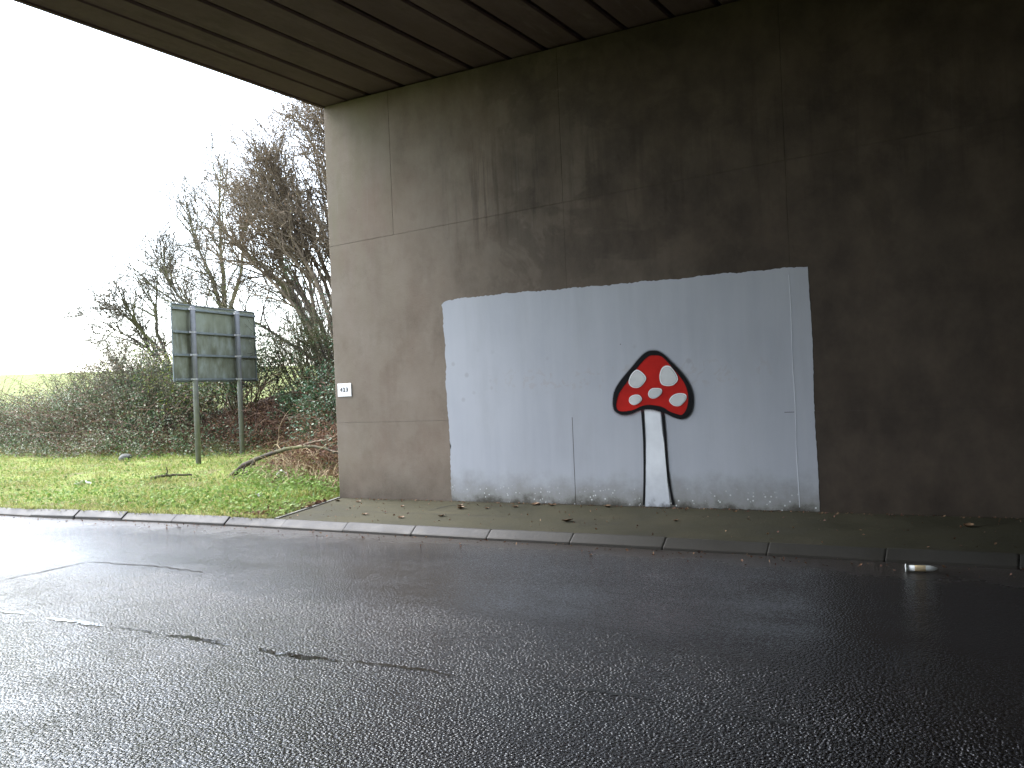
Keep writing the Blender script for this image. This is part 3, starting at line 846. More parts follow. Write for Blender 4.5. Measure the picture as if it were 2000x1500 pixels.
# stem first, then its outlines, then the cap over it
stem = [(-4.342, 1.300), (-4.24, 1.305), (-4.136, 1.300), (-4.13, 1.127), (-4.104, 0.849), (-4.088, 0.479), (-4.062, 0.112), (-4.20, 0.110), (-4.385, 0.108), (-4.365, 0.476), (-4.341, 0.85), (-4.338, 1.1)]
put_stem = painted('mushroom_stem', stem, -0.0065, M['stem'], mural, 0.006)
def line_stroke(name, pts, widths, y, mat, parent, fringe=0.006):
    P = catmull(pts, 8, False); n = len(P); W = np.interp(np.linspace(0, 1, n), np.linspace(0, 1, len(widths)), widths)
    t = np.gradient(P, axis=0); t /= np.linalg.norm(t, axis=1, keepdims=True); nr = np.stack([-t[:, 1], t[:, 0]], 1)
    bm = bmesh.new(); lay = bm.verts.layers.float.new('cover'); rows = []
    for s, cov in ((-1, 0), (-0.6, 1), (0.6, 1), (1, 0)):
        off = (np.sign(s) * (W / 2 + (fringe if cov == 0 else -0.002)))[:, None]
        r = [bm.verts.new((p[0], y, p[1])) for p in P + nr * off]
        for q in r: q[lay] = cov
        rows.append(r)
    for a, b in zip(rows[:-1], rows[1:]):
        for i in range(n - 1): bm.faces.new((a[i], a[i + 1], b[i + 1], b[i]))
    return put(name, bm_mesh(name, bm), mat, parent)
line_stroke('stem_outline', [(-4.368, 1.290), (-4.362, 1.05), (-4.362, 0.85), (-4.378, 0.476), (-4.402, 0.125)], [0.036, 0.031, 0.027, 0.025, 0.022], -0.0095, M['black'], mural)
line_stroke('stem_outline', [(-4.108, 1.275), (-4.09, 0.972), (-4.078, 0.603), (-4.05, 0.32), (-4.022, 0.135)], [0.038, 0.031, 0.027, 0.027, 0.032], -0.0095, M['black'], mural)
# pink overspray halo under the lower rim, then red cap, black rim, spots
cap = painted('mushroom_cap', iC + (oC - iC) * 0.35, -0.0125, M['red'], mural, 0.006)
M['pink'] = m_spray('pink_overspray', (0.45, 0.18, 0.22), 0.1)
halo_i = (oC)[6 * 8:6 * 17]
def fade_strip(name, P, w, y, mat, parent, top_cov):
    t = np.gradient(P, axis=0); t /= np.linalg.norm(t, axis=1, keepdims=True); nr = np.stack([-t[:, 1], t[:, 0]], 1)
    cen = np.array([-4.24, 1.55]); s = np.sign(np.sum(nr * (P - cen), axis=1))[:, None]; nr = nr * s
    n = len(P); env = np.sin(np.linspace(0, np.pi, n)) ** 0.5
    bm = bmesh.new(); lay = bm.verts.layers.float.new('cover'); rows = []
    for f, cov in ((-0.3, 0.9), (0.1, 0.9), (1.0, 0.0)):
        r = [bm.verts.new((p[0], y, p[1])) for p in P + nr * w * f]
        for q, e in zip(r, env): q[lay] = cov * top_cov * e
        rows.append(r)
    for a, b in zip(rows[:-1], rows[1:]):
        for i in range(n - 1): bm.faces.new((a[i], a[i + 1], b[i + 1], b[i]))
    return put(name, bm_mesh(name, bm), mat, parent)
fade_strip('cap_overspray', halo_i, 0.055, -0.0110, M['pink'], mural, 0.6)
stroke('cap_outline', iC, oC, -0.0155, M['black'], mural, 0.045, 0.007)
spots = [[(-4.418, 1.776), (-4.34, 1.735), (-4.297, 1.659), (-4.374, 1.568), (-4.469, 1.559), (-4.527, 1.618), (-4.496, 1.711)],
         [(-4.033, 1.807), (-3.963, 1.779), (-3.892, 1.654), (-3.934, 1.582), (-4.019, 1.561), (-4.102, 1.589), (-4.124, 1.682), (-4.093, 1.773)],
         [(-4.189, 1.543), (-4.105, 1.527), (-4.114, 1.466), (-4.195, 1.419), (-4.261, 1.433), (-4.278, 1.484), (-4.243, 1.532)],
         [(-4.46, 1.471), (-4.393, 1.463), (-4.362, 1.412), (-4.411, 1.363), (-4.479, 1.346), (-4.531, 1.386), (-4.522, 1.442)],
         [(-3.894, 1.47), (-3.805, 1.455), (-3.802, 1.394), (-3.875, 1.323), (-3.958, 1.326), (-4.014, 1.382), (-3.972, 1.443)]]
for s in spots:
    ring = catmull(s, 6); cen = ring.mean(0)
    sp = painted('cap_spot', ring, -0.0185, M['white'], mural, 0.003)
    painted('spot_fill', cen + (ring - cen) * 0.86 + np.array([0.002, -0.003]), -0.0215, M['grey_white'], sp, 0.006)

# ------------------------------------------------------------------ number plate
plate = empty('number_plate', (-9.07, 0, 1.70))
tag(plate, 'small white plate reading 423 near the wall corner', 'number plate')
box('plate', -9.203, -8.940, -0.012, -0.004, 1.601, 1.795, M['plate'], plate, 0.002)
def text_mesh(body, size, x, z, y, mat, name, parent):
    cu = bpy.data.curves.new(name, 'FONT'); cu.body = body; cu.size = size; cu.align_x = 'CENTER'; cu.align_y = 'CENTER'
    cu.space_character = 1.35; cu.offset = 0.0035; cu.extrude = 0.0006
    tmp = bpy.data.objects.new('tmp_text', cu); COL.objects.link(tmp)
    dg = bpy.context.evaluated_depsgraph_get(); dg.update()
    me = bpy.data.meshes.new_from_object(tmp.evaluated_get(dg)); me.name = name
    bpy.data.objects.remove(tmp); bpy.data.curves.remove(cu)
    me.transform(Matrix.Translation((x, y, z)) @ Matrix.Rotation(math.radians(90), 4, 'X'))
    me.materials.clear()
    return put(name, me, mat, parent)
text_mesh('423', 0.082, -9.075, 1.700, -0.0135, M['plate_ink'], 'plate_number', plate)
box('plate_print_line', -9.17, -9.0, -0.0145, -0.0125, 1.624, 1.629, M['plate_line'], plate)

# ------------------------------------------------------------------ road sign seen from behind
PA = np.array([-16.584, 3.657]); tS = np.array([-0.2072, 0.9783]); nS = np.array([-0.9783, -0.2072])
sign = empty('road_sign', (-16.75, 4.46, 0.2))
tag(sign, 'back of a rectangular road sign on two grey posts, stained green', 'road sign')
def sbox(name, s0, s1, n0, n1, z0, z1, mat, parent, bevel=0.0):
    bm = box_bm(s0, s1, n0, n1, z0, z1, bevel)
    for v in bm.verts:
        s, n_, z = v.co; p = PA + tS * s + nS * n_; v.co = (p[0], p[1], z)
    return put(name, bm_mesh(name, bm), mat, parent)
S0, S1, Z0, Z1 = -0.575, 2.525, 2.085, 3.80
sbox('sign_panel', S0, S1, 0.125, 0.130, Z0, 3.492, M['sign_back'], sign)
sbox('sign_panel', S0, S1, 0.127, 0.132, 3.488, Z1, M['sign_back'], sign)
for (a, b, c, d) in ((S0 - 0.012, S0 + 0.012, Z0, Z1), (S1 - 0.012, S1 + 0.012, Z0, Z1), (S0 + 0.013, S1 - 0.013, Z1 - 0.012, Z1 + 0.012), (S0 + 0.013, S1 - 0.013, Z0 - 0.012, Z0 + 0.012)):
    sbox('edge_trim', a, b, 0.10, 0.124, c, d, M['rail'], sign, 0.003)
for z in (3.70, 3.185, 2.675, 2.13):
    r_ = sbox('rail', S0 + 0.02, S1 - 0.02, 0.062, 0.123, z - 0.028, z + 0.022, M['rail'], sign, 0.006)
def post(s, top):
    p = PA + tS * s; zb = float(height(p[0], p[1])) - 0.2
    me = lathe_mesh('post', [(zb, 0.060), (top, 0.060), (top + 0.012, 0.054), (top + 0.016, 0.03)], 20, 2)
    me.transform(Matrix.Translation((p[0], p[1], 0)))
    return put('post', me, M['steel'], sign)
for s, tp in ((0.0, 3.745), (1.647, 3.745)):
    po = post(s, tp)
    for z in (3.70, 3.185, 2.675, 2.13):
        bm = bmesh.new(); prev = None; p = PA + tS * s
        ringv = []
        for k in range(13):
            a = math.pi * k / 12
            ringv.append((0.066 * math.cos(a), -0.066 * math.sin(a)))
        ringv = [(0.105, 0.03)] + ringv + [(-0.105, 0.03)]
        for (ds, dn) in ringv:
            q = p + tS * ds + nS * dn
            cur = [bm.verts.new((q[0], q[1], z - 0.018)), bm.verts.new((q[0], q[1], z + 0.022))]
            if prev: bm.faces.new((prev[0], cur[0], cur[1], prev[1]))
            prev = cur
        bmesh.ops.solidify(bm, geom=bm.faces[:], thickness=0.006)
        put('clip', bm_mesh('clip', bm), M['clip'], po)

# ------------------------------------------------------------------ trees
def wander(rng, p, d, length, n, wob, up):
    pts = [np.array(p, float)]; d = np.array(d, float); d /= np.linalg.norm(d); st = length / (n - 1)
    for i in range(n - 1):
        d = d + rng.normal(size=3) * wob + np.array([0, 0, up]); d /= np.linalg.norm(d)
        pts.append(pts[-1] + d * st)
    return np.array(pts)

def rot_about(d, rng, ang):
    d = d / np.linalg.norm(d)
    a = np.cross(d, rng.normal(size=3)); a /= np.linalg.norm(a) + 1e-9
    return d * math.cos(ang) + a * math.sin(ang)

def branch_out(rng, pts, rad, level, spec, out, bias):
    out.setdefault(level, []).append((pts, rad))
    if level >= len(spec): return
    s = spec[level]; n = len(pts); L = np.sum(np.linalg.norm(np.diff(pts, axis=0), axis=1))
    k = max(1, int(rng.poisson(s['n'])))
    for _ in range(k):
        u = rng.uniform(s.get('from', 0.08), 1.0) ** 0.85
        f = u * (n - 1); i = min(int(f), n - 2); w = f - i
        p = pts[i] * (1 - w) + pts[i + 1] * w; d = pts[i + 1] - pts[i]; r0 = rad[i] * (1 - w) + rad[i + 1] * w
        ang = rng.uniform(*s['ang']); nd = rot_about(d, rng, ang) + bias
        ln = s['len'] * rng.uniform(0.55, 1.2) * (1.08 - 0.3 * u)
        m = s['pts']
        q = wander(rng, p, nd, ln, m, s['wob'], s['up'])
        rr = np.linspace(min(r0 * 0.75, s['rad']), s['tip'], m)
        branch_out(rng, q, rr, level + 1, spec, out, bias)

def bare_tree(name, label, group, seed, trunks, spec, bark, twig_mat, bias=(0, 0, 0), leaf=None):
    rng = np.random.default_rng(seed); out = {}
    base = trunks[0][0][0]
    for pts, r0, r1 in trunks:
        P = catmull([p for p in pts], 4, False); P = P + rng.normal(size=P.shape) * r0 * 0.15
        branch_out(rng, P, np.linspace(r0, r1, len(P)), 0, spec, out, np.array(bias, float))
    t = empty(name, tuple(base)); tag(t, label, 'tree', group)
    tubes('trunk', out[0], 8, bark, t)
    if 1 in out: tubes('limbs', out[1], 5, bark, t)
    tw = [l for k in out if k >= 2 for l in out[k]]
    o = tubes('crown', tw, 3, twig_mat, t); o['kind'] = 'stuff'
    if leaf:
        mat_, cnt, size, zlim = leaf
        tips = np.array([l[0][-1] for l in tw] + [l[0][len(l[0]) // 2] for l in tw])
        tips = tips[(tips[:, 2] > zlim[0]) & (tips[:, 2] < zlim[1])]
        if len(tips):
            c = tips[rng.integers(0, len(tips), cnt)] + rng.normal(size=(cnt, 3)) * 0.05
            leaves('leaves', c, size * rng.uniform(0.6, 1.3, cnt), mat_, t, seed)['kind'] = 'stuff'
    return t

def gz(x, y): return float(height(x, y))
TG = 'bare trees on the embankment'
# hawthorn with curved dark trunk left of the sign
bare_tree('hawthorn_tree', 'small bare hawthorn with curved dark trunk left of the road sign', TG, 21,
    [([(-20.9, 7.0, 0.4), (-21.2, 7.2, 1.58), (-21.65, 7.2, 2.32), (-21.95, 7.2, 3.06), (-22.3, 7.2, 3.82), (-22.25, 7.2, 4.55), (-22.15, 7.2, 5.3)], 0.10, 0.015),
     ([(-21.5, 7.2, 2.1), (-22.3, 7.3, 2.9), (-23.2, 7.2, 3.5), (-24.3, 7.1, 4.0)], 0.06, 0.012),
     ([(-21.95, 7.2, 3.0), (-22.9, 7.0, 3.9), (-23.6, 6.8, 4.5)], 0.05, 0.01),
     ([(-21.3, 7.2, 1.6), (-22.6, 7.5, 2.0), (-24.0, 7.4, 2.6), (-25.0, 7.3, 3.0)], 0.05, 0.01)],
    [dict(n=15, len=1.9, ang=(0.5, 1.2), wob=0.16, up=0.02, pts=7, rad=0.028, tip=0.007, **{'from': 0.25}),
     dict(n=8, len=0.8, ang=(0.5, 1.25), wob=0.25, up=0.02, pts=5, rad=0.013, tip=0.008),
     dict(n=4, len=0.34, ang=(0.5, 1.3), wob=0.3, up=0.03, pts=3, rad=0.008, tip=0.005)], M['bark_dark'], M['bark_grey'], (-0.18, 0, 0.05),
    (M['bud'], 260, 0.05, (0, 9)))
# tall tree with mossy stem behind the sign
bare_tree('mossy_tree', 'tall bare tree with moss green trunk rising behind the road sign', TG, 22,
    [([(-24.6, 12, 0.8), (-24.65, 12, 2.6), (-24.72, 12, 4.87), (-24.8, 12, 7.02), (-24.85, 12, 9.2)], 0.17, 0.02),
     ([(-24.7, 12, 4.0), (-25.3, 12.1, 5.6), (-26.0, 12, 7.2), (-26.4, 11.9, 8.6)], 0.085, 0.012),
     ([(-24.7, 12, 4.4), (-24.0, 12.1, 6.0), (-23.6, 11.9, 7.4), (-23.3, 12, 8.5)], 0.08, 0.012),
     ([(-24.7, 12, 3.4), (-25.8, 11.8, 4.6), (-26.8, 11.7, 5.5), (-27.6, 11.6, 6.6)], 0.075, 0.012),
     ([(-24.6, 12, 2.4), (-25.4, 12.2, 3.9), (-26.4, 12.1, 4.5), (-27.2, 12, 5.2)], 0.06, 0.012)],
    [dict(n=20, len=2.5, ang=(0.35, 0.95), wob=0.13, up=0.06, pts=7, rad=0.03, tip=0.008, **{'from': 0.3}),
     dict(n=8, len=1.15, ang=(0.4, 1.1), wob=0.2, up=0.05, pts=5, rad=0.013, tip=0.007),
     dict(n=4.5, len=0.48, ang=(0.4, 1.2), wob=0.26, up=0.04, pts=3, rad=0.008, tip=0.005)], M['bark_moss'], M['bark_grey'], (0, 0, 0.1),
    (M['bud'], 500, 0.055, (0, 12)))
# dark trunk leaning left out of the bank
bare_tree('leaning_tree', 'dark leaning tree bending left over the bank beside the wall', TG, 23,
    [([(-17.6, 9, 2.0), (-18.2, 9, 3.7), (-18.89, 9, 4.71), (-20.06, 9, 5.68), (-20.77, 9, 6.21), (-21.5, 9, 7.0)], 0.14, 0.02),
     ([(-18.5, 9, 4.2), (-18.9, 8.8, 5.6), (-19.5, 8.6, 6.9)], 0.07, 0.012),
     ([(-17.8, 9, 2.6), (-19.0, 8.7, 3.4), (-20.2, 8.5, 4.1), (-21.0, 8.3, 4.6)], 0.06, 0.012)],
    [dict(n=15, len=2.2, ang=(0.4, 1.1), wob=0.16, up=0.04, pts=7, rad=0.03, tip=0.007, **{'from': 0.2}),
     dict(n=8, len=1.05, ang=(0.4, 1.2), wob=0.22, up=0.03, pts=5, rad=0.013, tip=0.007),
     dict(n=4, len=0.45, ang=(0.4, 1.2), wob=0.28, up=0.03, pts=3, rad=0.008, tip=0.005)], M['bark_dark'], M['bark_grey'], (-0.1, 0, 0.05),
    (M['bud'], 400, 0.05, (0, 12)))
# many-stemmed brown tree fanning up beside the wall
rt = np.random.default_rng(5); stems = []
for (ex, ez) in ((-18.9, 7.9), (-18.0, 8.4), (-17.3, 8.6), (-16.6, 8.9), (-15.9, 8.9), (-19.3, 6.7), (-17.7, 7.4), (-15.2, 8.4), (-18.8, 5.6), (-17.2, 6.4), (-16.2, 7.6), (-18.3, 6.8), (-17.9, 5.2), (-16.6, 5.9)):
    bxx = -15.9 + rt.uniform(-.5, .5); byy = 7.8 + rt.uniform(-.5, .5)
    e = np.array([ex, byy + rt.uniform(-.8, .8), ez]); b0 = np.array([bxx, byy, gz(bxx, byy) - 0.1])
    m1 = b0 * 0.6 + e * 0.4 + np.array([0.25, 0, 0.5]); m2 = b0 * 0.25 + e * 0.75 + np.array([0.12, 0, 0.3])
    stems.append(([tuple(b0), tuple(m1), tuple(m2), tuple(e)], rt.uniform(0.06, 0.1), 0.012))
bare_tree('brown_twig_tree', 'bushy many-stemmed tree with brown twigs beside the wall edge', TG, 24, stems,
    [dict(n=15, len=2.1, ang=(0.3, 0.85), wob=0.13, up=0.05, pts=7, rad=0.026, tip=0.007, **{'from': 0.2}),
     dict(n=9, len=1.05, ang=(0.35, 1.0), wob=0.2, up=0.05, pts=5, rad=0.013, tip=0.007),
     dict(n=4, len=0.5, ang=(0.35, 1.1), wob=0.26, up=0.04, pts=3, rad=0.008, tip=0.005)], M['bark_brown'], M['bark_brown'], (-0.15, 0, 0.1),
    (M['bud'], 2600, 0.055, (5.2, 12)))

# second brown tree close behind the wall end
stems = []
for (ex, ez) in ((-15.6, 9.4), (-14.9, 9.8), (-14.2, 9.6), (-16.2, 8.8), (-16.8, 7.9), (-15.4, 8.0), (-14.6, 7.4), (-16.0, 6.9)):
    bxx = -14.1 + rt.uniform(-.4, .4); byy = 8.2 + rt.uniform(-.4, .4)
    e = np.array([ex, byy + rt.uniform(-.7, .7), ez]); b0 = np.array([bxx, byy, gz(bxx, byy) - 0.1])
    stems.append(([tuple(b0), tuple(b0 * 0.6 + e * 0.4 + np.array([0.2, 0, 0.4])), tuple(b0 * 0.25 + e * 0.75 + np.array([0.1, 0, 0.25])), tuple(e)], rt.uniform(0.05, 0.085), 0.012))
bare_tree('brown_twig_tree', 'bare twiggy tree half hidden behind the wall edge', TG, 25, stems,
    [dict(n=13, len=1.9, ang=(0.3, 0.9), wob=0.13, up=0.05, pts=7, rad=0.024, tip=0.007, **{'from': 0.15}),
     dict(n=9, len=0.95, ang=(0.35, 1.0), wob=0.2, up=0.05, pts=5, rad=0.012, tip=0.006),
     dict(n=4, len=0.45, ang=(0.35, 1.1), wob=0.26, up=0.04, pts=3, rad=0.008, tip=0.005)], M['bark_brown'], M['bark_brown'], (-0.1, 0, 0.1),
    (M['bud'], 1500, 0.055, (5.0, 12)))

# ------------------------------------------------------------------ shrubs along the hedge
def shrub(name, label, seed, x, y, w, h, nst, leaf_mat, nleaf, lsize, bark, group='shrubs along the hedge', up=0.02, cat='shrub'):
    rng = np.random.default_rng(seed); out = {}
    z = gz(x, y) - 0.05
    spec = [dict(n=7, len=h * 0.42, ang=(0.4, 1.1), wob=0.2, up=up, pts=5, rad=0.012, tip=0.004, **{'from': 0.2}),
            dict(n=5, len=h * 0.2, ang=(0.4, 1.2), wob=0.26, up=up, pts=4, rad=0.006, tip=0.003)]
    for _ in range(nst):
        a = rng.uniform(0, 2 * math.pi); r = w * 0.5 * math.sqrt(rng.uniform(0, 1))
        p = np.array([x + r * 0.5 * math.cos(a), y + r * 0.4 * math.sin(a), z])
        d = np.array([math.cos(a) * r / h * 1.3, math.sin(a) * r / h, 1.0])
        P = wander(rng, p, d, h * rng.uniform(0.6, 1.05), 7, 0.12, 0.0)
        branch_out(rng, P, np.linspace(0.022, 0.006, 7), 0, spec, out, np.zeros(3))
    t = empty(name, (x, y, z)); tag(t, label, cat, group)
    tubes('stems', out[0], 4, bark, t)
    tw = [l for k in out if k >= 1 for l in out[k]]
    tubes('twigs', tw, 3, bark, t)['kind'] = 'stuff'
    if nleaf:
        tips = np.array([q for l in tw for q in l[0][1:]])
        c = tips[rng.integers(0, len(tips), nleaf)] + rng.normal(size=(nleaf, 3)) * 0.06
        leaves('foliage', c, lsize * rng.uniform(0.6, 1.3, nleaf), leaf_mat, t, seed)['kind'] = 'stuff'
    return t
shrub('shrub', 'twiggy grey shrub standing out against the pale field at the left', 31, -25.0, 7.0, 2.0, 1.9, 14, M['bramble'], 900, 0.06, M['bark_grey'])
shrub('shrub', 'wide leafy shrub between the field and the hawthorn', 32, -23.0, 6.6, 2.4, 2.3, 18, M['bramble'], 2000, 0.065, M['bark_grey'])
shrub('shrub', 'green leafy shrub at the foot of the hawthorn trunk', 33, -21.9, 6.2, 2.6, 2.3, 18, M['bramble'], 3600, 0.07, M['bark_grey'])
shrub('shrub', 'yellow-green shrub low beside the left sign post', 34, -20.1, 6.4, 2.2, 2.0, 16, M['yellow_leaf'], 1500, 0.06, M['bark_grey'])
shrub('shrub', 'ivy covered shrub seen between the two sign posts', 35, -18.8, 7.2, 2.2, 2.3, 18, M['ivy'], 2600, 0.075, M['bark_dark'])
shrub('shrub', 'dark twiggy thicket just right of the road sign', 36, -16.9, 7.8, 2.6, 2.6, 26, M['bramble'], 900, 0.06, M['bark_dark'])
shrub('shrub', 'dense dark twiggy shrub high on the bank by the wall', 37, -14.9, 6.6, 2.8, 3.0, 30, M['ivy'], 1100, 0.065, M['bark_dark'])
shrub('shrub', 'brown twiggy shrub behind the leaning tree', 38, -19.2, 10.5, 3.0, 3.4, 28, M['bracken'], 900, 0.06, M['bark_brown'])
shrub('ivy_bush', 'glossy ivy bush climbing the bank against the wall corner', 39, -11.3, 2.55, 1.5, 1.5, 14, M['ivy'], 2600, 0.058, M['bark_dark'], 'ivy bushes on the bank')
shrub('ivy_bush', 'low ivy clump on the bank behind the right sign post', 40, -15.6, 6.6, 1.8, 1.0, 12, M['ivy'], 1400, 0.07, M['bark_dark'], 'ivy bushes on the bank')
shrub('ivy_bush', 'small ivy clump on the bank above the fallen branch', 41, -12.9, 3.6, 1.4, 0.9, 12, M['ivy'], 1000, 0.07, M['bark_dark'], 'ivy bushes on the bank')
# far hedgerow crossing the field edge
hr = np.random.default_rng(50)
for i, (x, y, w, h) in enumerate(((-62, 34, 9, 4.5), (-54, 33, 9, 5.0), (-47, 31, 8, 5.2))):
    shrub('hedgerow_tree', ('far low hedge tree at the left end of the field edge', 'far hedge tree in the middle of the field edge', 'far hedge tree behind the hawthorn at the field edge')[i], 60 + i, x, y, w, h, 40, M['bracken'], 900, 0.14, M['bark_dark'], 'far hedge trees', cat='tree')

# ------------------------------------------------------------------ uncountable plants
def scatter(n, xr, dr, rng, power=1.0):
    x = rng.uniform(xr[0], xr[1], n); d = dr[0] + (dr[1] - dr[0]) * rng.uniform(0, 1, n) ** power
    y = toe(x) + d
    return x, y, d

def clumps(ncl, per, xr, dr, hr_, spread, rng, power=1.0):
    x, y, d = scatter(ncl, xr, dr, rng, power)
    prof = np.clip(0.55 + 0.32 * np.sin(x * 0.9 + 0.5) + 0.28 * np.sin(x * 2.3 + 1.7) + 0.18 * np.sin(x * 5.1), 0.18, 1.2) * np.where(x < -24.6, 0.5, 1.0)
    z = height(x, y) + hr_[0] + rng.uniform(0, hr_[1] - hr_[0], ncl) * prof
    C = np.repeat(np.stack([x, y, z], 1), per, 0)
    C = C + rng.normal(size=C.shape) * np.array(spread)
    ground_z = height(C[:, 0], C[:, 1]) + 0.03
    C[:, 2] = np.maximum(C[:, 2], ground_z)
    return C
r1 = np.random.default_rng(71)
Cb = np.concatenate([clumps(430, 120, (-42, -19), (-0.1, 2.6), (0.1, 1.5), (0.38, 0.25, 0.20), r1, 0.8), clumps(170, 120, (-30, -18.5), (0.4, 2.4), (0.7, 1.7), (0.40, 0.25, 0.22), r1), clumps(300, 60, (-42, -16.5), (-0.5, 0.5), (0.05, 0.6), (0.3, 0.2, 0.12), r1)])
o = leaves('bramble_thicket', Cb, 0.062 * r1.uniform(0.6, 1.35, len(Cb)), M['bramble'], None, 72)
tag(o, 'tangled mass of bramble leaves along the back of the verge', 'brambles', kind='stuff')
# canes
def cane_lines(n, xr, dr, h, L, r, rng, droop=0.09):
    x, y, d = scatter(n, xr, dr, rng); z = height(x, y)
    lines = []
    for i in range(n):
        a = rng.uniform(0, 2 * math.pi); d0 = np.array([math.cos(a) * 0.7, math.sin(a) * 0.5 - 0.2, rng.uniform(0.5, 1.3)])
        p = np.array([x[i], y[i], z[i]]); pts = [p]; d0 /= np.linalg.norm(d0); st = L * rng.uniform(0.5, 1.2) / 8
        for k in range(8):
            d0 = d0 + np.array([0, 0, -droop * (1 + k * 0.25)]) + rng.normal(size=3) * 0.07; d0 /= np.linalg.norm(d0)
            q = pts[-1] + d0 * st; q[2] = max(q[2], gz(q[0], q[1]) + 0.01); pts.append(q)
        lines.append((np.array(pts), np.linspace(r, r * 0.45, 9)))
    return lines
o = tubes('bramble_canes', cane_lines(800, (-40, -17), (-0.1, 3.0), 1.5, 2.8, 0.009, r1), 3, M['cane'])
tag(o, 'thin arching brown bramble canes in the left hedge', 'brambles', kind='stuff')
r2 = np.random.default_rng(81)
Cr = np.concatenate([clumps(330, 85, (-18.5, -9.6), (0.0, 5.5), (0.02, 0.55), (0.30, 0.3, 0.13), r2, 1.2), clumps(40, 70, (-13.2, -9.6), (-0.7, 0.4), (0.02, 0.25), (0.25, 0.15, 0.08), r2), clumps(60, 60, (-26, -15), (-0.3, 0.8), (0.02, 0.25), (0.35, 0.2, 0.06), r2)])
o = leaves('dead_bracken', Cr, 0.085 * r2.uniform(0.5, 1.3, len(Cr)), M['bracken'], None, 82, aspect=0.3)
tag(o, 'red-brown dead bracken and leaf litter covering the bank', 'bracken', kind='stuff')
o = tubes('bracken_stalks', cane_lines(420, (-18, -9.6), (0.0, 5.0), 1.2, 1.5, 0.006, r2, 0.10), 3, M['cane'])
tag(o, 'thin dead stalks sticking out of the bank', 'bracken', kind='stuff')
Ci = clumps(75, 70, (-18.5, -9.7), (0.1, 4.5), (0.15, 0.7), (0.20, 0.2, 0.14), r2, 1.0)
o = leaves('ivy_ground_cover', Ci, 0.07 * r2.uniform(0.6, 1.35, len(Ci)), M['ivy'], None, 83)
tag(o, 'scattered glossy green ivy leaves trailing over the bank', 'ivy', kind='stuff')
# tan dead grass under the fallen branch
def blade_mesh(name, P, L, W, lean, rng, mat):
    n = len(P); a = rng.uniform(0, 2 * np.pi, n)
    side = np.stack([np.cos(a), np.sin(a), np.zeros(n)], 1) * W[:, None]
    ld = rng.normal(size=(n, 3)) * lean; ld[:, 2] = 1.0; ld /= np.linalg.norm(ld, axis=1, keepdims=True)
    mid = P + ld * L[:, None] * 0.55
    ld2 = ld + rng.normal(size=(n, 3)) * lean * 0.9; ld2[:, 2] -= lean * 0.5; ld2 /= np.linalg.norm(ld2, axis=1, keepdims=True)
    tip = mid + ld2 * L[:, None] * 0.5
    V = np.stack([P - side, P + side, mid + side * 0.75, mid - side * 0.75, tip], 1).reshape(-1, 3)
    o_ = np.arange(n)[:, None, None] * 5
    T = np.array([[0, 1, 2], [0, 2, 3], [3, 2, 4]])[None]
    return put(name, npmesh(name, V, (o_ + T).reshape(-1, 3)), mat)
r3 = np.random.default_rng(91)
n = 2300; x = r3.uniform(-13.2, -9.5, n); y = toe(x) + r3.normal(-0.1, 0.45, n); keep = y > -0.05; x, y = x[keep], y[keep]
P = np.stack([x, y, height(x, y) + r3.uniform(0, 0.22, len(x))], 1)
o = blade_mesh('dead_grass', P, r3.uniform(0.12, 0.42, len(x)), r3.uniform(0.003, 0.006, len(x)), 1.7, r3, M['straw'])
tag(o, 'tangle of straw coloured dead grass under the fallen branch', 'dead grass', kind='stuff')
o = tubes('dead_stems', cane_lines(46, (-12.8, -9.6), (-0.5, 0.3), 0.6, 1.3, 0.007, r3, 0.16), 4, M['straw'])
tag(o, 'pale looping dead stems beside the wall corner', 'dead grass', kind='stuff')

def verge_points(n, rng, xr=(-44, -8.55)):
    u = rng.uniform(0, 1, n); x = xr[1] - (xr[1] - xr[0]) * u ** 1.25
    lo = kerb_y(x) + 0.13; hi = toe(x) + 0.35
    y = lo + (hi - lo) * rng.uniform(0, 1, n)
    edge = np.where(y > 0.02, -9.32, np.where(y > -1.0, -9.28 + (0.0 - y) * 0.375, -8.86 + (-1.0 - y) * 0.35))
    ok = x < edge - 0.06
    return x[ok], y[ok]
x, y = verge_points(150000, r3)
dens = 0.5 + 0.25 * np.sin(x * 1.3 + 1.0) * np.sin(y * 1.7 + x * 0.4) + 0.25 * np.sin(x * 3.1 + y * 2.2) * np.sin(y * 4.9 - x * 0.8); keep = r3.uniform(0, 1, len(x)) < 0.15 + 0.95 * dens
x, y = x[keep], y[keep]
P = np.stack([x, y, height(x, y) - 0.01], 1)
tuft = 0.6 + 0.8 * (0.5 + 0.5 * np.sin(x * 3.7) * np.sin(y * 4.3 + 2))
o = blade_mesh('grass', P, r3.uniform(0.05, 0.13, len(x)) * tuft, r3.uniform(0.004, 0.008, len(x)), 0.55, r3, M['grass'])
tag(o, 'bright short grass on the verge left of the wall', 'grass', kind='stuff')
x, y = verge_points(16000, r3, (-26, -8.55)); keep = r3.uniform(0, 1, len(x)) < np.where(y < 0.3, 0.9, 0.35)
x, y = x[keep], y[keep]
o = leaves('weeds', np.stack([x, y, height(x, y) + r3.uniform(0.02, 0.12, len(x))], 1), r3.uniform(0.035, 0.085, len(x)), M['weed'], None, 95, aspect=0.65)
tag(o, 'low broad-leaved weeds spread through the verge grass', 'weeds', kind='stuff')
n = 2600; x = r3.uniform(-13.4, -9.45, n); y = toe(x) + r3.normal(-0.75, 0.3, n); keep = y > -1.2; x, y = x[keep], y[keep]
o = leaves('weed_clumps', np.stack([x, y, height(x, y) + r3.uniform(0.03, 0.22, len(x))], 1), r3.uniform(0.035, 0.08, len(x)), M['weed'], None, 96, aspect=0.6)
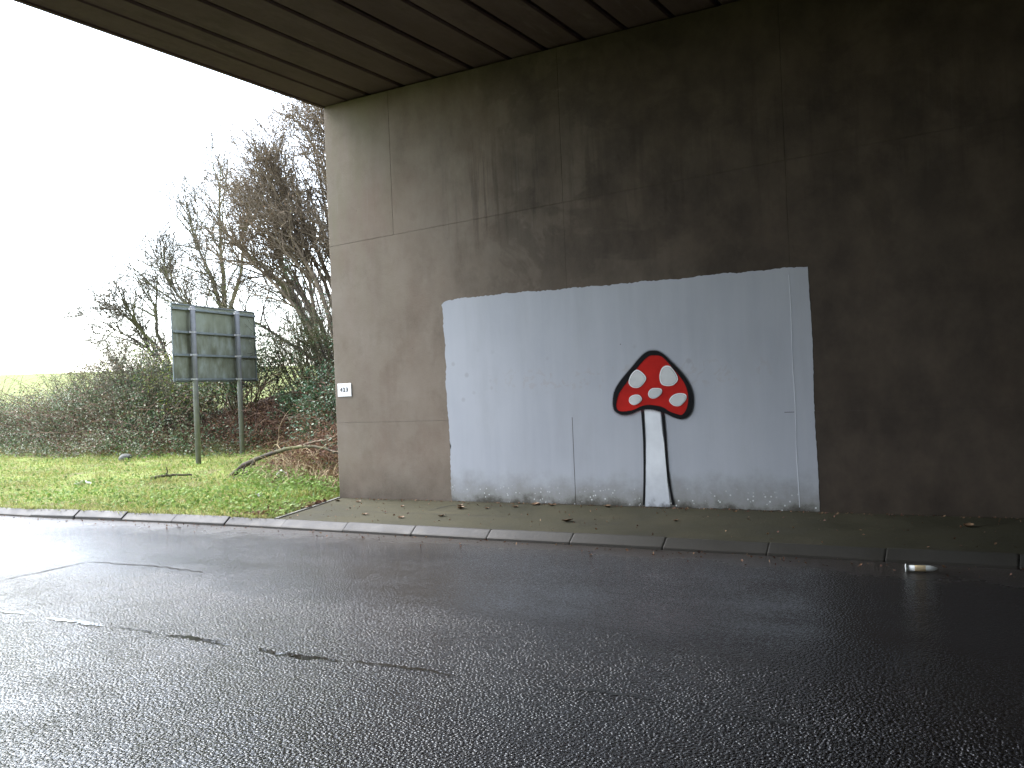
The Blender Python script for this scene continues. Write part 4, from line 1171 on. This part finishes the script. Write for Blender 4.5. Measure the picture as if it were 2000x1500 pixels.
tag(o, 'taller green weeds growing in front of the fallen branch', 'weeds', kind='stuff')
# grass spilling over the back of the kerb
n = 9000; x = r3.uniform(-30, -8.7, n); y = kerb_y(x) + r3.normal(0.15, 0.025, n)
keep = r3.uniform(0, 1, n) < 0.3 + 0.7 * (np.sin(x * 2.3) * np.sin(x * 0.9 + 1) > -0.1); x, y = x[keep], y[keep]
o = blade_mesh('kerb_grass', np.stack([x, y, np.full(len(x), 0.085)], 1), r3.uniform(0.05, 0.12, len(x)), r3.uniform(0.004, 0.008, len(x)), 0.8, r3, M['grass'])
tag(o, 'fringe of grass hanging over the back of the kerb', 'grass', kind='stuff')

# ------------------------------------------------------------------ fallen branch and small things
fb = empty('fallen_branch', (-13.3, 1.6, 0.15)); tag(fb, 'long broken brown branch lying from the grass up to the wall', 'branch')
def smooth_line(pts, r0, r1, n=5, seed=1, wob=0.006):
    rr = np.random.default_rng(seed); P = catmull(pts, n, False); return (P + rr.normal(size=P.shape) * wob, np.linspace(r0, r1, len(P)))
tubes('main_stem', [smooth_line([(-13.42, 1.6, 0.13), (-13.1, 1.6, 0.33), (-12.84, 1.6, 0.46), (-12.15, 1.5, 0.64), (-11.42, 1.4, 0.76), (-10.8, 1.3, 0.76), (-10.3, 1.28, 0.64)], 0.055, 0.016)], 8, M['bark_dark'], fb)
tubes('side_branch', [smooth_line([(-11.45, 1.4, 0.75), (-11.16, 1.5, 0.83), (-10.8, 1.5, 0.88), (-10.4, 1.5, 1.02), (-10.0, 1.5, 1.1)], 0.022, 0.010, seed=2)], 6, M['bark_brown'], fb)
tubes('side_branch', [smooth_line([(-10.75, 1.3, 0.75), (-10.4, 1.25, 0.69), (-9.9, 1.2, 0.70)], 0.014, 0.008, seed=3)], 6, M['bark_brown'], fb)
tubes('broken_root', [smooth_line([(-13.38, 1.6, 0.16), (-13.1, 1.55, 0.18), (-12.8, 1.55, 0.30), (-12.6, 1.55, 0.52)], 0.05, 0.03, seed=4)], 7, M['bark_dark'], fb)
tubes('twig', [smooth_line([(-12.9, 1.6, 0.43), (-12.9, 1.5, 0.25), (-12.75, 1.45, 0.14)], 0.02, 0.006, seed=5)], 5, M['bark_dark'], fb)
tubes('twig', [smooth_line([(-12.2, 1.5, 0.63), (-12.0, 1.6, 0.8), (-11.7, 1.6, 0.86)], 0.012, 0.004, seed=6)], 5, M['bark_dark'], fb)

st = empty('broken_stick', (-14.0, 0.75, 0.15)); tag(st, 'short broken dead stick lying on the verge grass', 'stick')
zg = gz(-14, 0.75)
tubes('stick', [smooth_line([(-14.28, 0.60, zg + 0.06), (-14.1, 0.70, zg + 0.10), (-13.9, 0.85, zg + 0.11), (-13.65, 1.0, zg + 0.09)], 0.035, 0.016, seed=7)], 6, M['bark_dark'], st)
tubes('stub', [smooth_line([(-14.05, 0.75, zg + 0.10), (-13.98, 0.72, zg + 0.2), (-13.95, 0.7, zg + 0.26)], 0.016, 0.007, seed=8)], 5, M['bark_dark'], st)

def rough_stone(name, c, s, mat, label, cat, seed):
    bm = bmesh.new(); bmesh.ops.create_icosphere(bm, subdivisions=3, radius=1.0)
    rr = np.random.default_rng(seed); k = rr.normal(size=(6, 3)); ph = rr.uniform(0, 6, 6)
    for v in bm.verts:
        p = np.array(v.co); d = 1 + 0.10 * sum(math.sin(2.2 * p.dot(k[i]) + ph[i]) for i in range(6)) / 2
        v.co = (c[0] + p[0] * s[0] * d, c[1] + p[1] * s[1] * d, c[2] + p[2] * s[2] * d)
    return tag(put(name, bm_mesh(name, bm, False), mat), label, cat)
M['stone'] = simple('grey_stone', (0.085, 0.088, 0.08), 0.9, 0.45, 9, 0, 0.3)
rough_stone('stone', (-19.25, 3.75, gz(-19.25, 3.75) + 0.08), (0.16, 0.14, 0.12), M['stone'], 'grey lump of stone at the back of the grass verge', 'stone', 4)
M['paper'] = simple('white_paper', (0.75, 0.74, 0.72), 0.7, 0.08)
def scrap(c, w, d, ang, seed, label):
    rr = random.Random(seed); V_, F_ = [], []; nx_, ny_ = 7, 5
    for i in range(nx_):
        for j in range(ny_):
            u, v = i / (nx_ - 1) - .5, j / (ny_ - 1) - .5
            x = u * w * (1 + rr.uniform(-.1, .1)); y = v * d * (1 + rr.uniform(-.12, .12)); z = 0.03 * math.sin(u * 7 + seed) + 0.02 * math.sin(v * 9) + rr.uniform(-.012, .012)
            V_.append((c[0] + x * math.cos(ang) - y * math.sin(ang), c[1] + x * math.sin(ang) + y * math.cos(ang), c[2] + z))
    for i in range(nx_ - 1):
        for j in range(ny_ - 1): F_.append((i * ny_ + j, (i + 1) * ny_ + j, (i + 1) * ny_ + j + 1, i * ny_ + j + 1))
    o = put('litter_scrap', pydata('litter_scrap', V_, F_), M['paper']); tag(o, label, 'litter', 'white litter on the verge')
    m = o.modifiers.new('thickness', 'SOLIDIFY'); m.thickness = 0.002
scrap((-15.75, 0.25, gz(-15.75, 0.25) + 0.08), 0.30, 0.14, 0.5, 1, 'flat white scrap of paper on the grass left of the stick')
scrap((-11.45, 1.05, gz(-11.45, 1.05) + 0.16), 0.20, 0.14, 0.9, 2, 'crumpled white scrap in the dead grass under the fallen branch')
scrap((-10.25, -0.65, gz(-10.25, -0.65) + 0.07), 0.09, 0.07, 0.2, 3, 'tiny white scrap in the grass near the pavement edging')

# fallen leaves on the pavement
lv = [(-8.57, -0.39, .075), (-7.58, -0.67, .06), (-6.91, -1.57, .085), (-7.57, -1.45, .08), (-6.48, -1.33, .09), (-6.64, -0.67, .13), (-6.79, -0.46, .10), (-6.01, -0.38, .085), (-5.85, -0.12, .11), (-5.62, -0.14, .10), (-4.77, -1.33, .13), (-3.62, -1.0, .075), (-0.8, -0.67, .11), (-6.3, -0.59, .07), (-4.85, -0.10, .10), (-9.0, -0.35, .10)]
def leaf_mesh(seed):
    rr = random.Random(seed); n = 9; V_ = []; F_ = []
    for i in range(n):
        u = i / (n - 1); w = 0.42 * math.sin(math.pi * min(1, u * 0.94 + 0.03)) ** 0.8 * (1 + rr.uniform(-.2, .2))
        z0 = 0.16 * (u - 0.5) ** 2 * 4 * rr.uniform(0.8, 1.2); cu = 0.22 + rr.uniform(-.05, .08)
        V_ += [(u - .5, -w, z0 + cu * w * 1.6 + .02), (u - .5, -w * .5, z0 + cu * w * .5), (u - .5, 0, z0), (u - .5, w * .5, z0 + cu * w * .4), (u - .5, w, z0 + cu * w * 1.3 + .02)]
        if i:
            for k in range(4): a = (i - 1) * 5 + k; F_.append((a, a + 1, a + 6, a + 5))
    me = pydata('fallen_leaf', V_, F_, True); me.materials.append(M['dry_leaf']); return me
lms = [leaf_mesh(s) for s in (1, 2, 3, 4)]
rl = random.Random(12)
LEAF_LABELS = ['brown leaf by the wall foot right below the number plate', 'small leaf in mid pavement left of the mural', 'curled leaf near the kerb below the mural left edge', 'leaf near the kerb left of the mural, nearest the edging', 'larger leaf near the kerb just right of the mural left edge', 'wide flat leaf on the pavement below the mural left corner', 'leaf against the wall foot at the mural left corner', 'leaf in mid pavement left of the cracked mural joint', 'leaf tucked at the mural foot left of the painted joint', 'leaf at the mural foot close to the painted joint', 'large pale leaf near the kerb left of the toadstool stem', 'single leaf on the pavement right of the toadstool stem', 'lone leaf on the dark pavement at the far right', 'tiny leaf right of the wide flat leaf on the pavement', 'leaf at the wall foot just left of the toadstool stem', 'leaf at the corner where wall, grass and pavement meet']
for i, (x, y, s) in enumerate(lv):
    o = put('fallen_leaf', lms[i % 4]); o.location = (x, y, PZ + 0.004); s *= 1.05
    o.scale = (s, s, s); o.rotation_euler = (rl.uniform(-.15, .15), rl.uniform(-.1, .1), rl.uniform(0, 6.28))
    tag(o, LEAF_LABELS[i], 'leaf', 'fallen leaves on the pavement')
# crumbs of leaf and grit in the gutter
r4 = np.random.default_rng(99); n = 420
x = r4.uniform(-16, 2, n); y = kerb_y(x) - np.abs(r4.normal(0, 0.22, n)) - 0.01
o = leaves('gutter_litter', np.stack([x, y, np.full(n, 0.012)], 1), r4.uniform(0.01, 0.04, n), M['bracken'], None, 100)
tag(o, 'crumbs of leaf and grit strewn along the gutter', 'litter', kind='stuff')
n = 260; x = r4.normal(-9.2, 0.25, n); y = r4.uniform(-1.95, -0.5, n); x = np.minimum(x, -8.55 - (y + 2.0) * 0.36)
o = leaves('leaf_drift', np.stack([x, y, np.full(n, 0.13)], 1), r4.uniform(0.04, 0.09, n), M['bracken'], None, 101)
tag(o, 'drift of red-brown leaves along the pavement edging', 'leaves', kind='stuff')

n = 620; x = r4.uniform(-9.0, 3.0, n); y = np.where(r4.uniform(0, 1, n) < 0.6, -np.abs(r4.normal(0.01, 0.06, n)) - 0.025, r4.uniform(-1.95, -0.05, n))
x = np.maximum(x, -9.1 - 0.37 * y)
o = leaves('footway_crumbs', np.stack([x, y, np.full(n, PZ + 0.008)], 1), r4.uniform(0.012, 0.04, n), M['bracken'], None, 103)
tag(o, 'crumbs of dead leaf and grit gathered along the wall foot', 'litter', kind='stuff')
# discarded plastic tube in the gutter
M['plastic'] = simple('pale_translucent_plastic', (0.88, 0.92, 0.90), 0.3, 0.05, 20)
M['tube_label'] = simple('faded_orange_label', (0.75, 0.60, 0.36), 0.5, 0.25, 30)
tube = empty('plastic_tube', (-1.005, -2.49, 0.0)); tag(tube, 'pale discarded plastic tube with flanged end lying on the road', 'plastic tube')
def tube_part(name, prof, mat, squash=1.0):
    me = lathe_mesh(name, prof, 24, 0)
    me.transform(Matrix.Translation((-1.005, -2.49, 0.034)) @ Matrix.Rotation(math.radians(10), 4, 'Z') @ Matrix.Diagonal((1, 1, squash, 1)))
    return put(name, me, mat, tube)
tube_part('barrel', [(-0.100, 0.0235), (0.072, 0.0235), (0.080, 0.021), (0.088, 0.0205), (0.112, 0.009), (0.122, 0.006)], M['plastic'])
tube_part('flange', [(-0.116, 0.024), (-0.115, 0.033), (-0.104, 0.033), (-0.101, 0.026)], M['plastic'])
tube_part('label_band', [(-0.045, 0.0240), (-0.044, 0.0243), (0.034, 0.0243), (0.035, 0.0240)], M['tube_label'])
